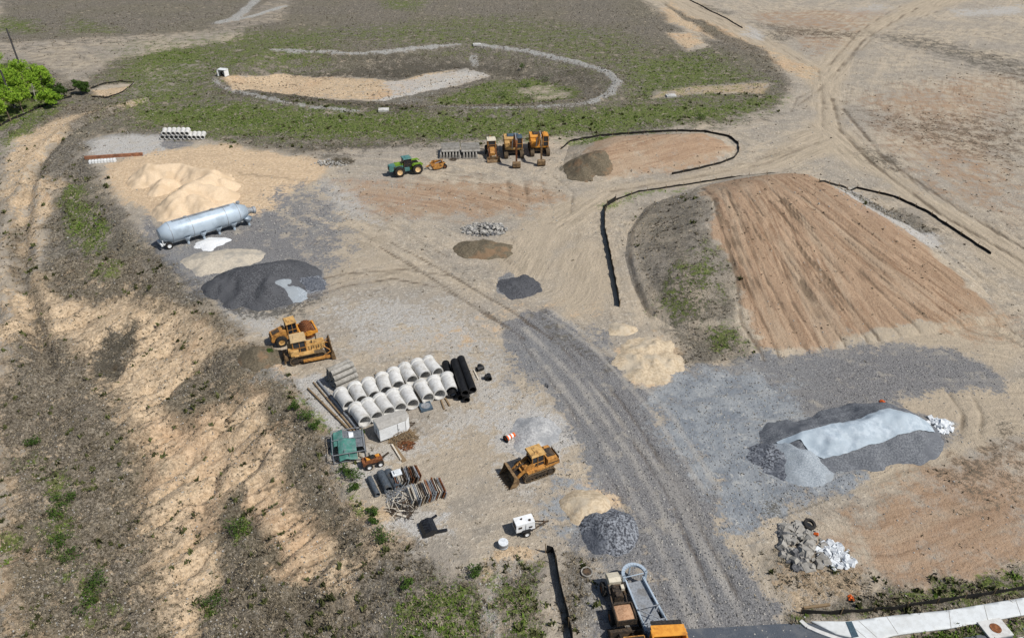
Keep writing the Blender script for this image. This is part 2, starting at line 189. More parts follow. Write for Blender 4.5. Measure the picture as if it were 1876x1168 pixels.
# dark marks (wheel ruts, cracks, furrows): (polyline, half width m, strength)
RUT = [([(695, 452), (800, 515), (880, 570), (930, 600)], .28, .8), ([(715, 443), (820, 500), (930, 565), (1010, 620)], .28, .8), ([(560, 545), (640, 522), (720, 510), (800, 525), (880, 565), (960, 620)], .3, .7), ([(540, 520), (640, 500), (740, 493), (830, 505), (900, 550)], .3, .7),
       ([(670, 440), (700, 430), (760, 440), (820, 470)], .3, .5), ([(1000, 575), (1090, 640), (1200, 760), (1290, 900)], .32, -.9), ([(1010, 570), (1110, 635), (1230, 760), (1320, 900)], .4, -.9), ([(960, 600), (1060, 700), (1160, 840), (1260, 1020), (1320, 1168)], .45, -.85), ([(975, 640), (1100, 800), (1200, 980), (1280, 1168)], .45, -.85), ([(1080, 700), (1200, 850), (1320, 1060), (1380, 1168)], .4, -.8),
       ([(1000, 600), (1110, 730), (1220, 900), (1310, 1100)], .3, .5), ([(1040, 620), (1150, 750), (1260, 920), (1360, 1110)], .3, .5), ([(950, 620), (1040, 740), (1130, 900), (1220, 1100)], .3, .4), ([(300, 1115), (350, 1055), (380, 1020), (425, 965), (470, 945), (540, 925)], .10, 1), ([(600, 1075), (650, 1045), (690, 1020)], .08, .8), ([(220, 820), (320, 810), (400, 790), (450, 780)], .09, .7), ([(290, 640), (240, 690), (210, 730)], .07, .6), ([(310, 630), (350, 600), (340, 620)], .1, .8),
       ([(1190, 380), (1160, 420), (1155, 480), (1170, 540), (1190, 580)], .5, .5), ([(1285, 345), (1330, 440), (1352, 520), (1358, 590), (1400, 660)], .3, .6), ([(1380, 390), (1440, 500), (1520, 640)], .2, .5), ([(1470, 520), (1500, 580)], .6, .7), ([(1500, 525), (1530, 570)], .5, .6),
       ([(1560, 720), (1560, 720)], .3, .3), ([(1740, 720), (1765, 760), (1760, 800)], .3, .55), ([(1780, 720), (1800, 760), (1795, 800)], .3, .5), ([(930, 330), (935, 365)], .5, .5), ([(960, 330), (968, 370)], .5, .5), ([(1010, 320), (1050, 350), (1045, 390)], .35, .5), ([(990, 330), (1010, 380)], .35, .4),
       ([(1460, 195), (1500, 165), (1512, 150)], .5, .6), ([(1450, 205), (1460, 180), (1490, 165)], .5, .5), ([(1525, 180), (1540, 240), (1600, 300), (1720, 390), (1876, 480)], .5, .75), ([(1545, 200), (1620, 290), (1760, 385), (1876, 455)], .5, .75), ([(1240, 0), (1400, 72), (1500, 130), (1512, 200)], .5, .5), ([(1500, 260), (1400, 300), (1250, 328), (1120, 350)], .6, .5), ([(1480, 262), (1380, 296), (1250, 318), (1120, 338)], .5, .4), ([(1560, 260), (1700, 350), (1876, 440)], .4, .5), ([(1505, 170), (1508, 230)], .5, .4), ([(1535, 130), (1580, 75), (1680, 15)], .5, .7), ([(1520, 120), (1570, 60), (1650, 10)], .5, .65), ([(1545, 120), (1600, 70), (1720, 20), (1850, 10)], .5, .5),
       ([(1640, 375), (1720, 440), (1830, 540)], .2, .5), ([(1700, 480), (1800, 560), (1876, 620)], .25, .5), ([(150, 292), (90, 330), (40, 420), (10, 520)], .5, .45), ([(60, 300), (25, 400), (20, 560), (70, 640)], .6, .45), ([(0, 280), (70, 245), (170, 205)], .4, .4),
       ([(1540, 700), (1560, 690)], .3, .3), ([(180, 520), (250, 545), (330, 530)], .1, .3), ([(700, 330), (800, 345), (900, 390)], .5, .35), ([(640, 355), (700, 370), (760, 410)], .5, .4), ([(600, 370), (680, 385), (740, 420)], .5, .4), ([(640, 400), (760, 395), (850, 400)], .25, .35),
       ([(640, 650), (760, 645), (870, 640), (930, 660)], .25, .4), ([(630, 640), (760, 632), (860, 625)], .2, .35), ([(1480, 445), (1500, 480), (1510, 540)], .07, -.8), ([(150, 60), (300, 50), (420, 42)], .5, -.4), ([(0, 62), (150, 58)], .5, -.35), ([(1260, 50), (1330, 85), (1400, 120)], .3, .5)]
STONE = [([(500, 92), (650, 97), (700, 95), (760, 88), (840, 82)], 1.1, 1), ([(880, 82), (960, 92), (1060, 115), (1110, 130), (1132, 150), (1120, 172), (1085, 188)], 1.3, 1), ([(400, 42), (425, 36), (450, 18), (475, -5)], 2.2, 1), ([(425, 38), (470, 28), (522, 12)], 1.8, 1),
         ([(395, 145), (410, 158), (480, 178), (560, 195), (660, 203)], .9, .75), ([(690, 186), (760, 166), (860, 136)], 1.2, .7), ([(760, 195), (900, 198), (1000, 196), (1085, 188)], 1.0, .55), ([(870, 100), (870, 122)], 1.4, .6)]
_r = random.Random(11)
def _bz(P, t): 
    a, b, c = P; return ((1-t)**2*a[0]+2*t*(1-t)*b[0]+t*t*c[0], (1-t)**2*a[1]+2*t*(1-t)*b[1]+t*t*c[1])
FL, FR = [(1298, 345), (1335, 470), (1420, 658)], [(1455, 325), (1610, 430), (1812, 582)]
for k in range(75):     # furrows combed down the big mound
    u = _r.random()**1.2; t0 = _r.uniform(0, .75); t1 = min(1, t0+_r.uniform(.12, .5)); w = _r.uniform(.17, .32); q = []
    for j in range(5):
        t = t0+(t1-t0)*j/4; a = _bz(FL, t); b = _bz(FR, t); q.append((a[0]+(b[0]-a[0])*u, a[1]+(b[1]-a[1])*u))
    RUT.append((q, w, _r.uniform(.25, .8)))
for k in range(70):     # rills on the bare bank
    x = _r.uniform(90, 640); y = 560+(x-90)*.18+_r.uniform(0, 260)+(_r.uniform(0, 220) if x > 300 else 0)
    l = _r.uniform(15, 55); q = [(x, y), (x+l*.5, y-l*.28+_r.uniform(-3, 3)), (x+l, y-l*.45+_r.uniform(-3, 3))]; RUT.append((q, _r.uniform(.07, .14), _r.uniform(.3, .85)))
for k in range(26):     # faint machine marks in the yard
    x = _r.uniform(560, 1000); y = _r.uniform(340, 640); l = _r.uniform(40, 130); c_ = _r.uniform(-.25, .35)
    RUT.append(([(x, y), (x+l*.5, y+l*c_*.35), (x+l, y+l*c_)], _r.uniform(.15, .3), _r.uniform(.15, .4)*_r.choice([1, 1, -1])))
for k in range(16):     # turning arcs left by loaders in the yard
    cx, cy, rx, ry, a0 = _r.choice([(720, 470, 150, 70, 3.4), (760, 600, 210, 90, 3.5), (1010, 420, 90, 70, 1.9), (690, 420, 70, 34, 3.3), (1500, 330, 160, 70, 3.6), (860, 740, 120, 70, 2.6)]); g = _r.uniform(.75, 1.25); a0 += _r.uniform(-.4, .5); L_ = _r.uniform(.6, 1.5)
    for off in (0, .05): RUT.append(([(cx+rx*(g+off)*math.cos(a0+L_*j/7), cy+ry*(g+off)*math.sin(a0+L_*j/7)) for j in range(8)], .22, _r.uniform(.22, .45)))
CLEAR = [([(412, 140), (520, 136), (640, 140), (720, 148), (820, 128), (850, 126), (895, 140), (840, 158), (780, 165), (700, 186), (640, 184), (560, 176), (430, 163)], 1, .6), ([(0, 78), (450, 52), (430, 75), (210, 108), (170, 148), (120, 150), (60, 115), (0, 115)], .55, 3), ([(270, 120), (400, 110), (330, 160), (250, 190), (230, 175)], .3, 3),
         ([(165, 165), (190, 156), (240, 154), (222, 170), (180, 178)], .9, .5), ([(500, 0), (540, 0), (520, 40), (420, 60), (380, 50)], .4, 3), ([(940, 165), (1010, 155), (1050, 175), (980, 185)], .5, 1), ([(1215, 60), (1270, 60), (1300, 85), (1260, 95)], .8, 1.5), ([(1190, 166), (1300, 155), (1400, 147), (1412, 153), (1395, 172), (1300, 172), (1190, 182)], .55, 1.2)]
GL = [([(1250, -10), (1400, 80), (1505, 140), (1515, 220)], 0), ([(1700, -10), (1570, 70), (1522, 150), (1525, 230), (1620, 310), (1880, 500)], 40), ([(1500, 250), (1350, 310), (1150, 345), (1030, 420), (980, 520)], 90), ([(600, 380), (720, 440), (940, 575), (1100, 740), (1240, 960), (1320, 1168)], 140),
      ([(1300, 345), (1345, 460), (1420, 655)], 200), ([(1370, 335), (1430, 440), (1530, 640)], 260), ([(1450, 325), (1600, 440), (1800, 590)], 320), ([(60, 780), (220, 680), (420, 580)], 380), ([(180, 900), (340, 800), (500, 740)], 430), ([(230, 1150), (380, 1010), (560, 930)], 480), ([(0, 1000), (120, 860), (180, 760)], 520),
      ([(20, 600), (30, 420), (100, 290), (260, 190)], 560), ([(120, 560), (150, 420), (190, 330)], 600), ([(560, 560), (720, 505), (900, 560)], 640), ([(1240, 700), (1500, 690), (1840, 690)], 700), ([(250, 225), (700, 240), (1200, 230), (1420, 190)], 760), ([(600, 700), (760, 640), (930, 640)], 800), ([(1090, 320), (1200, 290), (1330, 262)], 860),
      ([(1560, 900), (1700, 850), (1876, 790)], 900), ([(640, 340), (820, 360), (960, 400)], 950), ([(720, 860), (900, 780), (990, 700)], 1000), ([(960, 980), (850, 1010), (760, 1100)], 1040), ([(100, 20), (600, 40), (1100, 20)], 1080), ([(1200, 400), (1230, 480), (1260, 590)], 1120)]
GLP = [(ats(p), o) for p, o in GL]
AP = {k: [(ats(p), s, w) for p, s, w in v] for k, v in A.items()}
RUTP = [(ats(p), w, s) for p, w, s in RUT]; STP = [(ats(p), w*.72, s) for p, w, s in STONE]; CLP = [(ats(p), s, w) for p, s, w in CLEAR]
def layers(x, y):
    out = {}
    wx = x+5.0*(fbm(x*.14, y*.14, 71)-.5)+1.6*(fbm(x*.8, y*.8, 73)-.5); wy = y+5.0*(fbm(x*.14, y*.14, 72)-.5)+1.6*(fbm(x*.8, y*.8, 74)-.5)
    for k, L in AP.items():
        m = np.zeros(x.shape)
        for P, s, w in L:
            bx = [p[0] for p in P]; by = [p[1] for p in P]; w = w*1.7; g = w*3+2
            sel = (wx > min(bx)-g) & (wx < max(bx)+g) & (wy > min(by)-g) & (wy < max(by)+g)
            if sel.any():
                v = np.zeros(x.shape); v[sel] = s*sst(-w, w*.8, poly_sd(wx[sel], wy[sel], P)); m = np.maximum(m, v)
        out[k] = m
    cl_ = np.zeros(x.shape)
    for P, s, w in CLP: cl_ = np.maximum(cl_, s*sst(-w, w, poly_sd(wx*.5+x*.5, wy*.5+y*.5, P)))
    out['veg'] = out['veg']*(1-cl_); out['green'] = out['green']*(1-cl_)
    r = np.zeros(x.shape); l = np.zeros(x.shape)
    for P, w, s in RUTP:
        bx = [p[0] for p in P]; by = [p[1] for p in P]; g = w*3+1
        sel = (x > min(bx)-g) & (x < max(bx)+g) & (y > min(by)-g) & (y < max(by)+g)
        if sel.any():
            d = line_d(x[sel]+.15*(vnoise(x[sel], y[sel], 3)-.5), y[sel]+.15*(vnoise(x[sel], y[sel], 4)-.5), P)[0]
            m = np.exp(-(d/w)**2)*abs(s)*(.45+.8*vnoise(x[sel]*.5, y[sel]*.5, 12))
            if s > 0: r[sel] = np.maximum(r[sel], m)
            else: l[sel] = np.maximum(l[sel], m)
    out['rut'] = r; out['lite'] = l
    st = np.zeros(x.shape)
    for P, w, s in STP: st = np.maximum(st, s*sst(w*1.7, w*.4, line_d(wx*.4+x*.6, wy*.4+y*.6, P)[0]))
    out['stone'] = st
    d1 = np.full(x.shape, 1e9); d2 = d1.copy(); U = np.zeros(x.shape); V = U.copy()
    for P, o in GLP:
        d, u, v = line_d(x, y, P); m = d < d1
        d2 = np.where(m, d1, np.minimum(d2, d)); U = np.where(m, u+o, U); V = np.where(m, v+o*.37, V); d1 = np.where(m, d, d1)
    out['fu'] = U; out['fv'] = V; out['ff'] = sst(.1, 1.6, d2-d1)
    return out
# ---------------------------------------------------------------- materials
class NT:
    def __init__(s, name):
        s.m = bpy.data.materials.new(name); s.m.use_nodes = True; s.t = s.m.node_tree
        s.b = s.t.nodes['Principled BSDF']; s.b.inputs['Specular IOR Level'].default_value = .25
    def n(s, ty, **k):
        o = s.t.nodes.new(ty)
        for a, v in k.items(): setattr(o, a, v)
        return o
    def put(s, sock, v):
        if v is None: return
        if hasattr(v, 'is_output') or hasattr(v, 'links'): s.t.links.new(v, sock)
        elif isinstance(v, (tuple, list)): sock.default_value = tuple(v)+((1,) if len(v) == 3 and sock.type == 'RGBA' else ())
        else: sock.default_value = v
    def math(s, op, a, b=0.0, c=None):
        o = s.n('ShaderNodeMath', operation=op); s.put(o.inputs[0], a); s.put(o.inputs[1], b)
        if c is not None: s.put(o.inputs[2], c)
        return o.outputs[0]
    def noise(s, vec, scale, det=2.0, rough=.55, dist=0.0, dim='3D'):
        o = s.n('ShaderNodeTexNoise'); o.noise_dimensions = dim; s.put(o.inputs['Vector'], vec)
        o.inputs['Scale'].default_value = scale; o.inputs['Detail'].default_value = det; o.inputs['Roughness'].default_value = rough; o.inputs['Distortion'].default_value = dist
        return o.outputs[0]
    def ramp(s, v, a, b, lo=0.0, hi=1.0):
        o = s.n('ShaderNodeMapRange'); o.interpolation_type = 'SMOOTHSTEP'; s.put(o.inputs[0], v)
        for i, q in enumerate((a, b, lo, hi)): s.put(o.inputs[i+1], q)
        return o.outputs[0]
    def mix(s, f, a, b, mode='MIX'):
        o = s.n('ShaderNodeMix', data_type='RGBA', blend_type=mode); s.put(o.inputs[0], f); s.put(o.inputs[6], a); s.put(o.inputs[7], b); return o.outputs[2]
    def attr(s, name): return s.n('ShaderNodeAttribute', attribute_name=name).outputs['Fac']
    def bump(s, h, st=.5, d=.1):
        o = s.n('ShaderNodeBump'); s.put(o.inputs['Height'], h); o.inputs['Strength'].default_value = st; o.inputs['Distance'].default_value = d
        s.t.links.new(o.outputs[0], s.b.inputs['Normal'])
def lin(r, g, b): return tuple(((c/255)/12.92 if c/255 <= .04045 else ((c/255+.055)/1.055)**2.4) for c in (r, g, b))

def earth_material():
    N = NT('earth'); pos = N.n('ShaderNodeNewGeometry').outputs['Position']
    nL = N.noise(pos, .055, 4, .6); nM = N.noise(pos, .42, 4, .62); nS = N.noise(pos, 1.9, 4, .68); nX = N.noise(pos, 8.0, 3, .75); nT = N.noise(pos, 1.0, 5, .75, .6); nG = N.noise(pos, 3.4, 4, .8, .7); nV = N.noise(pos, 3.0, 3, .8)
    comb = N.n('ShaderNodeCombineXYZ'); N.put(comb.inputs[0], N.math('MULTIPLY', N.attr('fu'), 1.25)); N.put(comb.inputs[1], N.math('MULTIPLY', N.attr('fv'), .11))
    wob = N.n('ShaderNodeVectorMath', operation='ADD'); N.put(wob.inputs[0], comb.outputs[0])
    wo2 = N.n('ShaderNodeCombineXYZ'); N.put(wo2.inputs[0], N.math('MULTIPLY', nM, .5)); N.put(wob.inputs[1], wo2.outputs[0])
    sA = N.noise(wob.outputs[0], 1.0, 5, .75); sB = N.noise(wob.outputs[0], .30, 3, .6)
    pat = N.math('MULTIPLY', N.attr('ff'), N.ramp(nL, .38, .62, .35, 1.0))
    S = N.math('ADD', N.math('MULTIPLY', N.math('SUBTRACT', sA, .5), pat), .5); SB = N.math('ADD', N.math('MULTIPLY', N.math('SUBTRACT', sB, .5), N.attr('ff')), .5)
    def cover(name, a1=1.2, a2=.8, a3=0.0, w=.09, th=.5):
        m = N.attr(name)
        t = N.math('MULTIPLY_ADD', N.math('SUBTRACT', nM, .5), a1*1.3, m); t = N.math('MULTIPLY_ADD', N.math('SUBTRACT', nS, .5), a2*1.5, t)
        if a3: t = N.math('MULTIPLY_ADD', N.math('SUBTRACT', nX, .5), a3*1.3, t)
        return N.math('MULTIPLY', N.ramp(t, th-w, th+w), N.ramp(m, .03, .2))
    def c3(*c): return lin(*c)
    # dirt
    c = N.mix(N.ramp(nL, .38, .62), c3(163, 154, 141), c3(187, 173, 152)); c = N.mix(N.ramp(nM, .38, .66, 0, .8), c, c3(146, 139, 128))
    c = N.mix(N.ramp(S, .50, .66, 0, .55), c, c3(126, 115, 100)); c = N.mix(N.ramp(SB, .52, .66, 0, .35), c, c3(198, 182, 158)); c = N.mix(N.ramp(nS, .52, .68, 0, .6), c, c3(216, 206, 188)); c = N.mix(N.ramp(nX, .52, .68, 0, .5), c, c3(122, 114, 102))
    c = N.mix(N.math('MULTIPLY', N.ramp(nV, .58, .66), N.ramp(nT, .46, .60, .05, .8)), c, c3(88, 80, 68))
    # smooth driven tracks
    f = cover('track', .9, .3, 0, .25); tc = N.mix(N.ramp(S, .38, .62), c3(196, 180, 156), c3(158, 145, 125)); tc = N.mix(N.ramp(nM, .4, .65, 0, .5), tc, c3(176, 162, 142)); c = N.mix(N.math('MULTIPLY', f, .8), c, tc)
    # bare pale soil
    f = cover('bare', 1.6, 1.0, .3, .14); bc = N.mix(N.ramp(nS, .38, .62), c3(216, 193, 162), c3(192, 168, 137)); bc = N.mix(N.ramp(S, .50, .66, 0, .65), bc, c3(150, 126, 98))
    bc = N.mix(N.ramp(nV, .55, .63, 0, .75), bc, c3(104, 88, 70)); bc = N.mix(N.ramp(nG, .49, .60, 0, .6), bc, c3(144, 130, 110)); bc = N.mix(N.ramp(nL, .5, .62, 0, .25), bc, c3(200, 160, 124)); c = N.mix(f, c, bc)
    # dusty pale gravel
    f = cover('dust', 1.6, 1.0, .3, .22, .42); dc = N.mix(N.ramp(nX, .35, .66), c3(152, 149, 144), c3(206, 204, 199)); dc = N.mix(N.ramp(nM, .45, .65, 0, .5), dc, c3(178, 168, 152)); c = N.mix(N.math('MULTIPLY', f, .9), c, dc)
    # graded brown soil
    f = cover('brown', .9, .5, 0, .2); br = N.mix(N.ramp(S, .38, .62), c3(182, 154, 127), c3(132, 103, 79)); br = N.mix(N.ramp(SB, .48, .62, 0, .6), br, c3(170, 152, 130)); br = N.mix(N.ramp(nM, .42, .66, 0, .5), br, c3(168, 141, 114))
    br = N.mix(N.ramp(nV, .57, .65, 0, .6), br, c3(112, 86, 64)); br = N.mix(N.ramp(nX, .5, .68, 0, .4), br, c3(196, 174, 150)); c = N.mix(N.math('MULTIPLY', f, .9), c, br)
    # sand
    f = cover('sand', 1.2, .8, .2, .2); sc = N.mix(N.ramp(nS, .38, .62), c3(216, 193, 162), c3(192, 167, 136)); sc = N.mix(N.ramp(nM, .45, .65, 0, .5), sc, c3(182, 160, 134)); sc = N.mix(N.ramp(S, .54, .68, 0, .5), sc, c3(160, 142, 118)); c = N.mix(f, c, sc)
    # dark crushed stone
    f = cover('gravel', 1.3, .9, .4, .16); gc = N.mix(N.ramp(nX, .36, .66), c3(86, 86, 89), c3(150, 149, 148)); gc = N.mix(N.ramp(nL, .42, .6, 0, .45), gc, c3(128, 131, 134)); gc = N.mix(N.ramp(SB, .50, .66, 0, .5), gc, c3(150, 146, 140))
    gc = N.mix(N.ramp(S, .53, .68, 0, .5), gc, c3(168, 162, 154)); gc = N.mix(N.ramp(nM, .55, .70, 0, .6), gc, c3(174, 166, 152)); gc = N.mix(N.ramp(nS, .57, .68, 0, .5), gc, c3(84, 86, 91)); c = N.mix(N.math('MULTIPLY', f, .93), c, gc)
    f = cover('ash', 1.4, .8, .2, .25); ac = N.mix(N.ramp(nM, .36, .64), c3(128, 135, 142), c3(160, 164, 166)); ac = N.mix(N.ramp(nX, .44, .68, 0, .35), ac, c3(104, 110, 118)); ac = N.mix(N.ramp(nT, .56, .66, 0, .7), ac, c3(196, 194, 186)); ac = N.mix(N.ramp(S, .52, .7, 0, .4), ac, c3(150, 144, 134)); c = N.mix(N.math('MULTIPLY', f, .85), c, ac)
    # dead growth
    nW = N.math('SUBTRACT', nL, .5)
    f = cover('veg', 2.0, 1.3, .6, .15); f = N.math('MULTIPLY', f, N.ramp(N.math('MULTIPLY_ADD', nW, -1.0, N.attr('veg')), .45, .85, .35, 1.0)); vc = N.mix(N.ramp(nG, .42, .58), c3(172, 163, 147), c3(74, 70, 60)); vc = N.mix(N.ramp(nT, .44, .58, 0, .75), vc, c3(104, 99, 90)); vc = N.mix(N.ramp(nM, .52, .68, 0, .5), vc, c3(168, 155, 134))
    vc = N.mix(N.ramp(nV, .48, .58, 0, .7), vc, c3(58, 55, 46)); vc = N.mix(N.ramp(nX, .54, .64, 0, .5), vc, c3(192, 186, 174)); vc = N.mix(N.ramp(nL, .46, .60, 0, .30), vc, c3(112, 110, 88)); c = N.mix(N.math('MULTIPLY', f, .86), c, vc)
    # sparse dark tufts
    f = cover('dark', 1.5, 1.8, 1.8, .07, .50); c = N.mix(N.math('MULTIPLY', f, .75), c, N.mix(nX, c3(66, 64, 57), c3(108, 102, 90)))
    # green growth
    f = cover('green', 2.2, 2.2, 2.0, .10, .60); gr = N.mix(N.ramp(nG, .40, .60), c3(130, 148, 68), c3(54, 72, 26)); gr = N.mix(N.ramp(nM, .50, .66, 0, .35), gr, c3(128, 130, 88)); c = N.mix(N.math('MULTIPLY', f, .85), c, gr)
    # rip-rap and marks
    f = cover('stone', 1.3, 1.6, 1.6, .15, .58); c = N.mix(f, c, N.mix(N.ramp(nX, .35, .62), c3(108, 106, 100), c3(212, 210, 204)))
    c = N.mix(N.ramp(N.attr('rut'), .12, .7, 0, .68), c, c3(86, 74, 60)); c = N.mix(N.ramp(N.attr('lite'), .12, .8, 0, .45), c, c3(180, 174, 164))
    N.put(N.b.inputs['Base Color'], c); N.b.inputs['Roughness'].default_value = .95; N.b.inputs['Specular IOR Level'].default_value = .08
    h = N.math('ADD', N.math('MULTIPLY', nX, .4), N.math('MULTIPLY', nS, 1.1)); h = N.math('MULTIPLY_ADD', S, 1.1, h)
    h = N.math('MULTIPLY_ADD', N.math('MULTIPLY', nG, N.ramp(N.attr('veg'), .2, .7)), -3.0, h); h = N.math('MULTIPLY_ADD', N.attr('rut'), -.9, h)
    N.bump(h, .8, .26)
    return N.m
EARTH = earth_material()
_M = {}
def M(name, c, c2=None, rough=.7, sc=3.0, metal=0.0, a=.42, b=.62, bump=0.0, spec=.3, stretch=None, dirt=None, dsc=1.2, damt=.6):
    """surface with two mottled tones, optional grime and relief"""
    if name in _M: return _M[name]
    N = NT(name); co = N.n('ShaderNodeTexCoord').outputs['Object']; rnd = N.n('ShaderNodeObjectInfo').outputs['Random']; ov = N.n('ShaderNodeVectorMath', operation='ADD'); N.put(ov.inputs[0], co); N.put(ov.inputs[1], N.math('MULTIPLY', rnd, 40.0)); co = ov.outputs[0]
    if stretch:
        mp = N.n('ShaderNodeMapping'); N.put(mp.inputs[0], co); mp.inputs['Scale'].default_value = stretch; co = mp.outputs[0]
    n = N.noise(co, sc, 4, .65); col = N.mix(N.ramp(n, a, b), lin(*c), lin(*(c2 or c)))
    if dirt: col = N.mix(N.ramp(N.noise(co, dsc, 5, .7), .5, .64, 0, damt), col, lin(*dirt))
    col = N.mix(N.math('MULTIPLY', rnd, .22), col, lin(*[q*.72 for q in c]))
    N.put(N.b.inputs['Base Color'], col); N.b.inputs['Roughness'].default_value = rough; N.b.inputs['Metallic'].default_value = metal; N.b.inputs['Specular IOR Level'].default_value = spec
    if bump: N.bump(N.noise(co, sc*2, 4, .7), .6, bump)
    _M[name] = N.m; return N.m
M('plant_yellow', (200, 146, 78), (168, 116, 60), .5, 2.5, dirt=(92, 64, 40), dsc=2.2, damt=.85); M('faded_yellow', (210, 170, 108), (190, 146, 84), .6, 2.0, dirt=(104, 76, 50), dsc=2.2, damt=.8); M('orange_yellow', (230, 162, 66), (212, 142, 56), .5, 2.0, dirt=(150, 96, 50), damt=.6)
M('cab_tan', (206, 178, 134), (190, 162, 120), .7, 3); M('dark_glass', (30, 34, 40), (44, 50, 58), .12, 1.5, spec=.6); M('black_rubber', (38, 37, 36), (58, 54, 50), .85, 6); M('dark_steel', (52, 47, 42), (84, 72, 60), .7, 5, dirt=(120, 96, 70)); M('rust', (112, 70, 44), (148, 96, 60), .9, 5, dirt=(70, 48, 36), bump=.02)
M('worn_blade', (110, 88, 62), (148, 122, 88), .7, 3, dirt=(74, 58, 44)); M('muddy_track', (126, 108, 84), (84, 72, 58), .9, 8, bump=.03); M('concrete', (216, 215, 211), (200, 198, 193), .85, 3, dirt=(166, 160, 148), dsc=.8, bump=.004, spec=.2); M('concrete_old', (168, 164, 156), (146, 142, 134), .9, 3, dirt=(120, 116, 106), bump=.01)
M('grey_plastic', (40, 41, 43), (54, 55, 57), .6, 3, spec=.35); M('black_plastic', (24, 24, 25), (36, 36, 38), .5, 3, spec=.4); M('silver_paint', (186, 200, 212), (172, 187, 200), .42, .5, metal=.12, dirt=(150, 160, 166), dsc=.5, damt=.35, spec=.4); M('white_paint', (238, 240, 240), (228, 230, 230), .5, 2, dirt=(200, 198, 190), damt=.3); M('grey_roof', (186, 182, 174), (170, 166, 158), .8, 4, dirt=(150, 145, 134))
M('tarp_green', (74, 128, 116), (100, 146, 136), .6, 2.4, dirt=(110, 128, 128), dsc=2.0, bump=.02); M('mesh_grey', (120, 124, 128), (84, 88, 92), .8, 9); M('tractor_green', (122, 156, 44), (100, 134, 40), .5, 3); M('tractor_teal', (72, 118, 116), (94, 140, 136), .5, 2, dirt=(124, 140, 110)); M('rim_cream', (226, 196, 148), (206, 170, 118), .6, 4)
M('galvanised', (168, 172, 176), (140, 144, 148), .55, 6, metal=.3, dirt=(120, 112, 100)); M('corrugated', (96, 104, 112), (74, 82, 90), .6, 4, metal=.2, dirt=(110, 100, 84)); M('timber', (150, 128, 98), (116, 98, 76), .9, 5, stretch=(1, 6, 6)); M('old_pole', (84, 84, 86), (60, 58, 58), .9, 4, dirt=(104, 100, 94)); M('fence_fabric', (40, 38, 35), (24, 23, 22), .85, 2); M('white_wood', (214, 206, 190), (192, 182, 164), .8, 4)
M('barrel_orange', (222, 104, 40), (206, 92, 36), .5, 3); M('bucket_black', (26, 27, 30), (40, 42, 46), .45, 4, spec=.5); M('soil_load', (190, 152, 120), (166, 128, 98), .95, 6, bump=.05); M('asphalt', (86, 92, 100), (72, 77, 84), .9, 12, dirt=(108, 110, 112), dsc=.4, bump=.004); M('pavement', (226, 230, 230), (214, 217, 216), .85, 2, dirt=(196, 196, 190), dsc=.3, damt=.4); M('tactile', (70, 92, 104), (58, 78, 90), .7, 5)
M('rock', (176, 172, 164), (104, 102, 98), .95, 3, bump=.03, dirt=(206, 204, 198), damt=.5); M('rock_dark', (84, 84, 86), (122, 122, 122), .95, 4, bump=.03); M('white_sheet', (228, 232, 234), (200, 204, 208), .6, 3, dirt=(170, 172, 170), damt=.4); M('bark', (96, 84, 68), (130, 116, 98), .95, 6); M('pale_bark', (196, 190, 178), (150, 142, 128), .9, 6)
M('pale_rust', (166, 116, 88), (138, 96, 72), .9, 2, dirt=(110, 80, 62)); M('leaf_bright', (154, 184, 62), (104, 140, 42), .8, 1.1, a=.35, b=.65, spec=.15); M('leaf_dark', (80, 106, 44), (50, 70, 30), .8, 1.3, a=.35, b=.65, spec=.15); M('grass_green', (108, 130, 58), (72, 94, 36), .85, .7, spec=.1); M('straw', (186, 172, 146), (140, 128, 106), .9, .8, spec=.1); M('twig', (122, 113, 96), (84, 77, 63), .9, 1.0, spec=.1)
M('blue_grey', (84, 100, 112), (66, 80, 92), .6, 3); M('cab_white', (224, 214, 192), (206, 196, 172), .6, 3)

def tag(o, label=None, cat=None, group=None, kind=None):
    if label: o['label'] = label
    if cat: o['category'] = cat
    if group: o['group'] = group
    if kind: o['kind'] = kind
    return o
def link(name, me, mat, parent=None, smooth=False):
    o = bpy.data.objects.new(name, me); COL.objects.link(o); me.materials.append(mat if not isinstance(mat, str) else _M[mat])
    if parent: o.parent = parent
    if smooth: me.polygons.foreach_set('use_smooth', [True]*len(me.polygons))
    return o
def np_mesh(name, V, F):
    """V (n,3), F (m,k) arrays -> mesh"""
    me = bpy.data.meshes.new(name); k = F.shape[1]
    me.vertices.add(len(V)); me.vertices.foreach_set('co', V.astype(np.float32).ravel()); me.loops.add(F.size); me.loops.foreach_set('vertex_index', F.astype(np.int32).ravel())
    me.polygons.add(len(F)); me.polygons.foreach_set('loop_start', np.arange(0, F.size, k, dtype=np.int32)); me.polygons.foreach_set('loop_total', np.full(len(F), k, np.int32)); me.update(calc_edges=True); return me
def grid_faces(nx, ny, keep=None):
    i = np.arange(nx*ny).reshape(ny, nx); F = np.stack([i[:-1, :-1], i[:-1, 1:], i[1:, 1:], i[1:, :-1]], -1).reshape(-1, 4)
    return F if keep is None else F[keep.ravel()[F].any(1)]
def compact(V, F):
    u, inv = np.unique(F, return_inverse=True); return V[u], inv.reshape(F.shape), u
def add_attrs(me, x, y):
    for k, v in layers(x, y).items():
        a = me.attributes.new(k, 'FLOAT', 'POINT'); a.data.foreach_set('value', v.astype(np.float32))
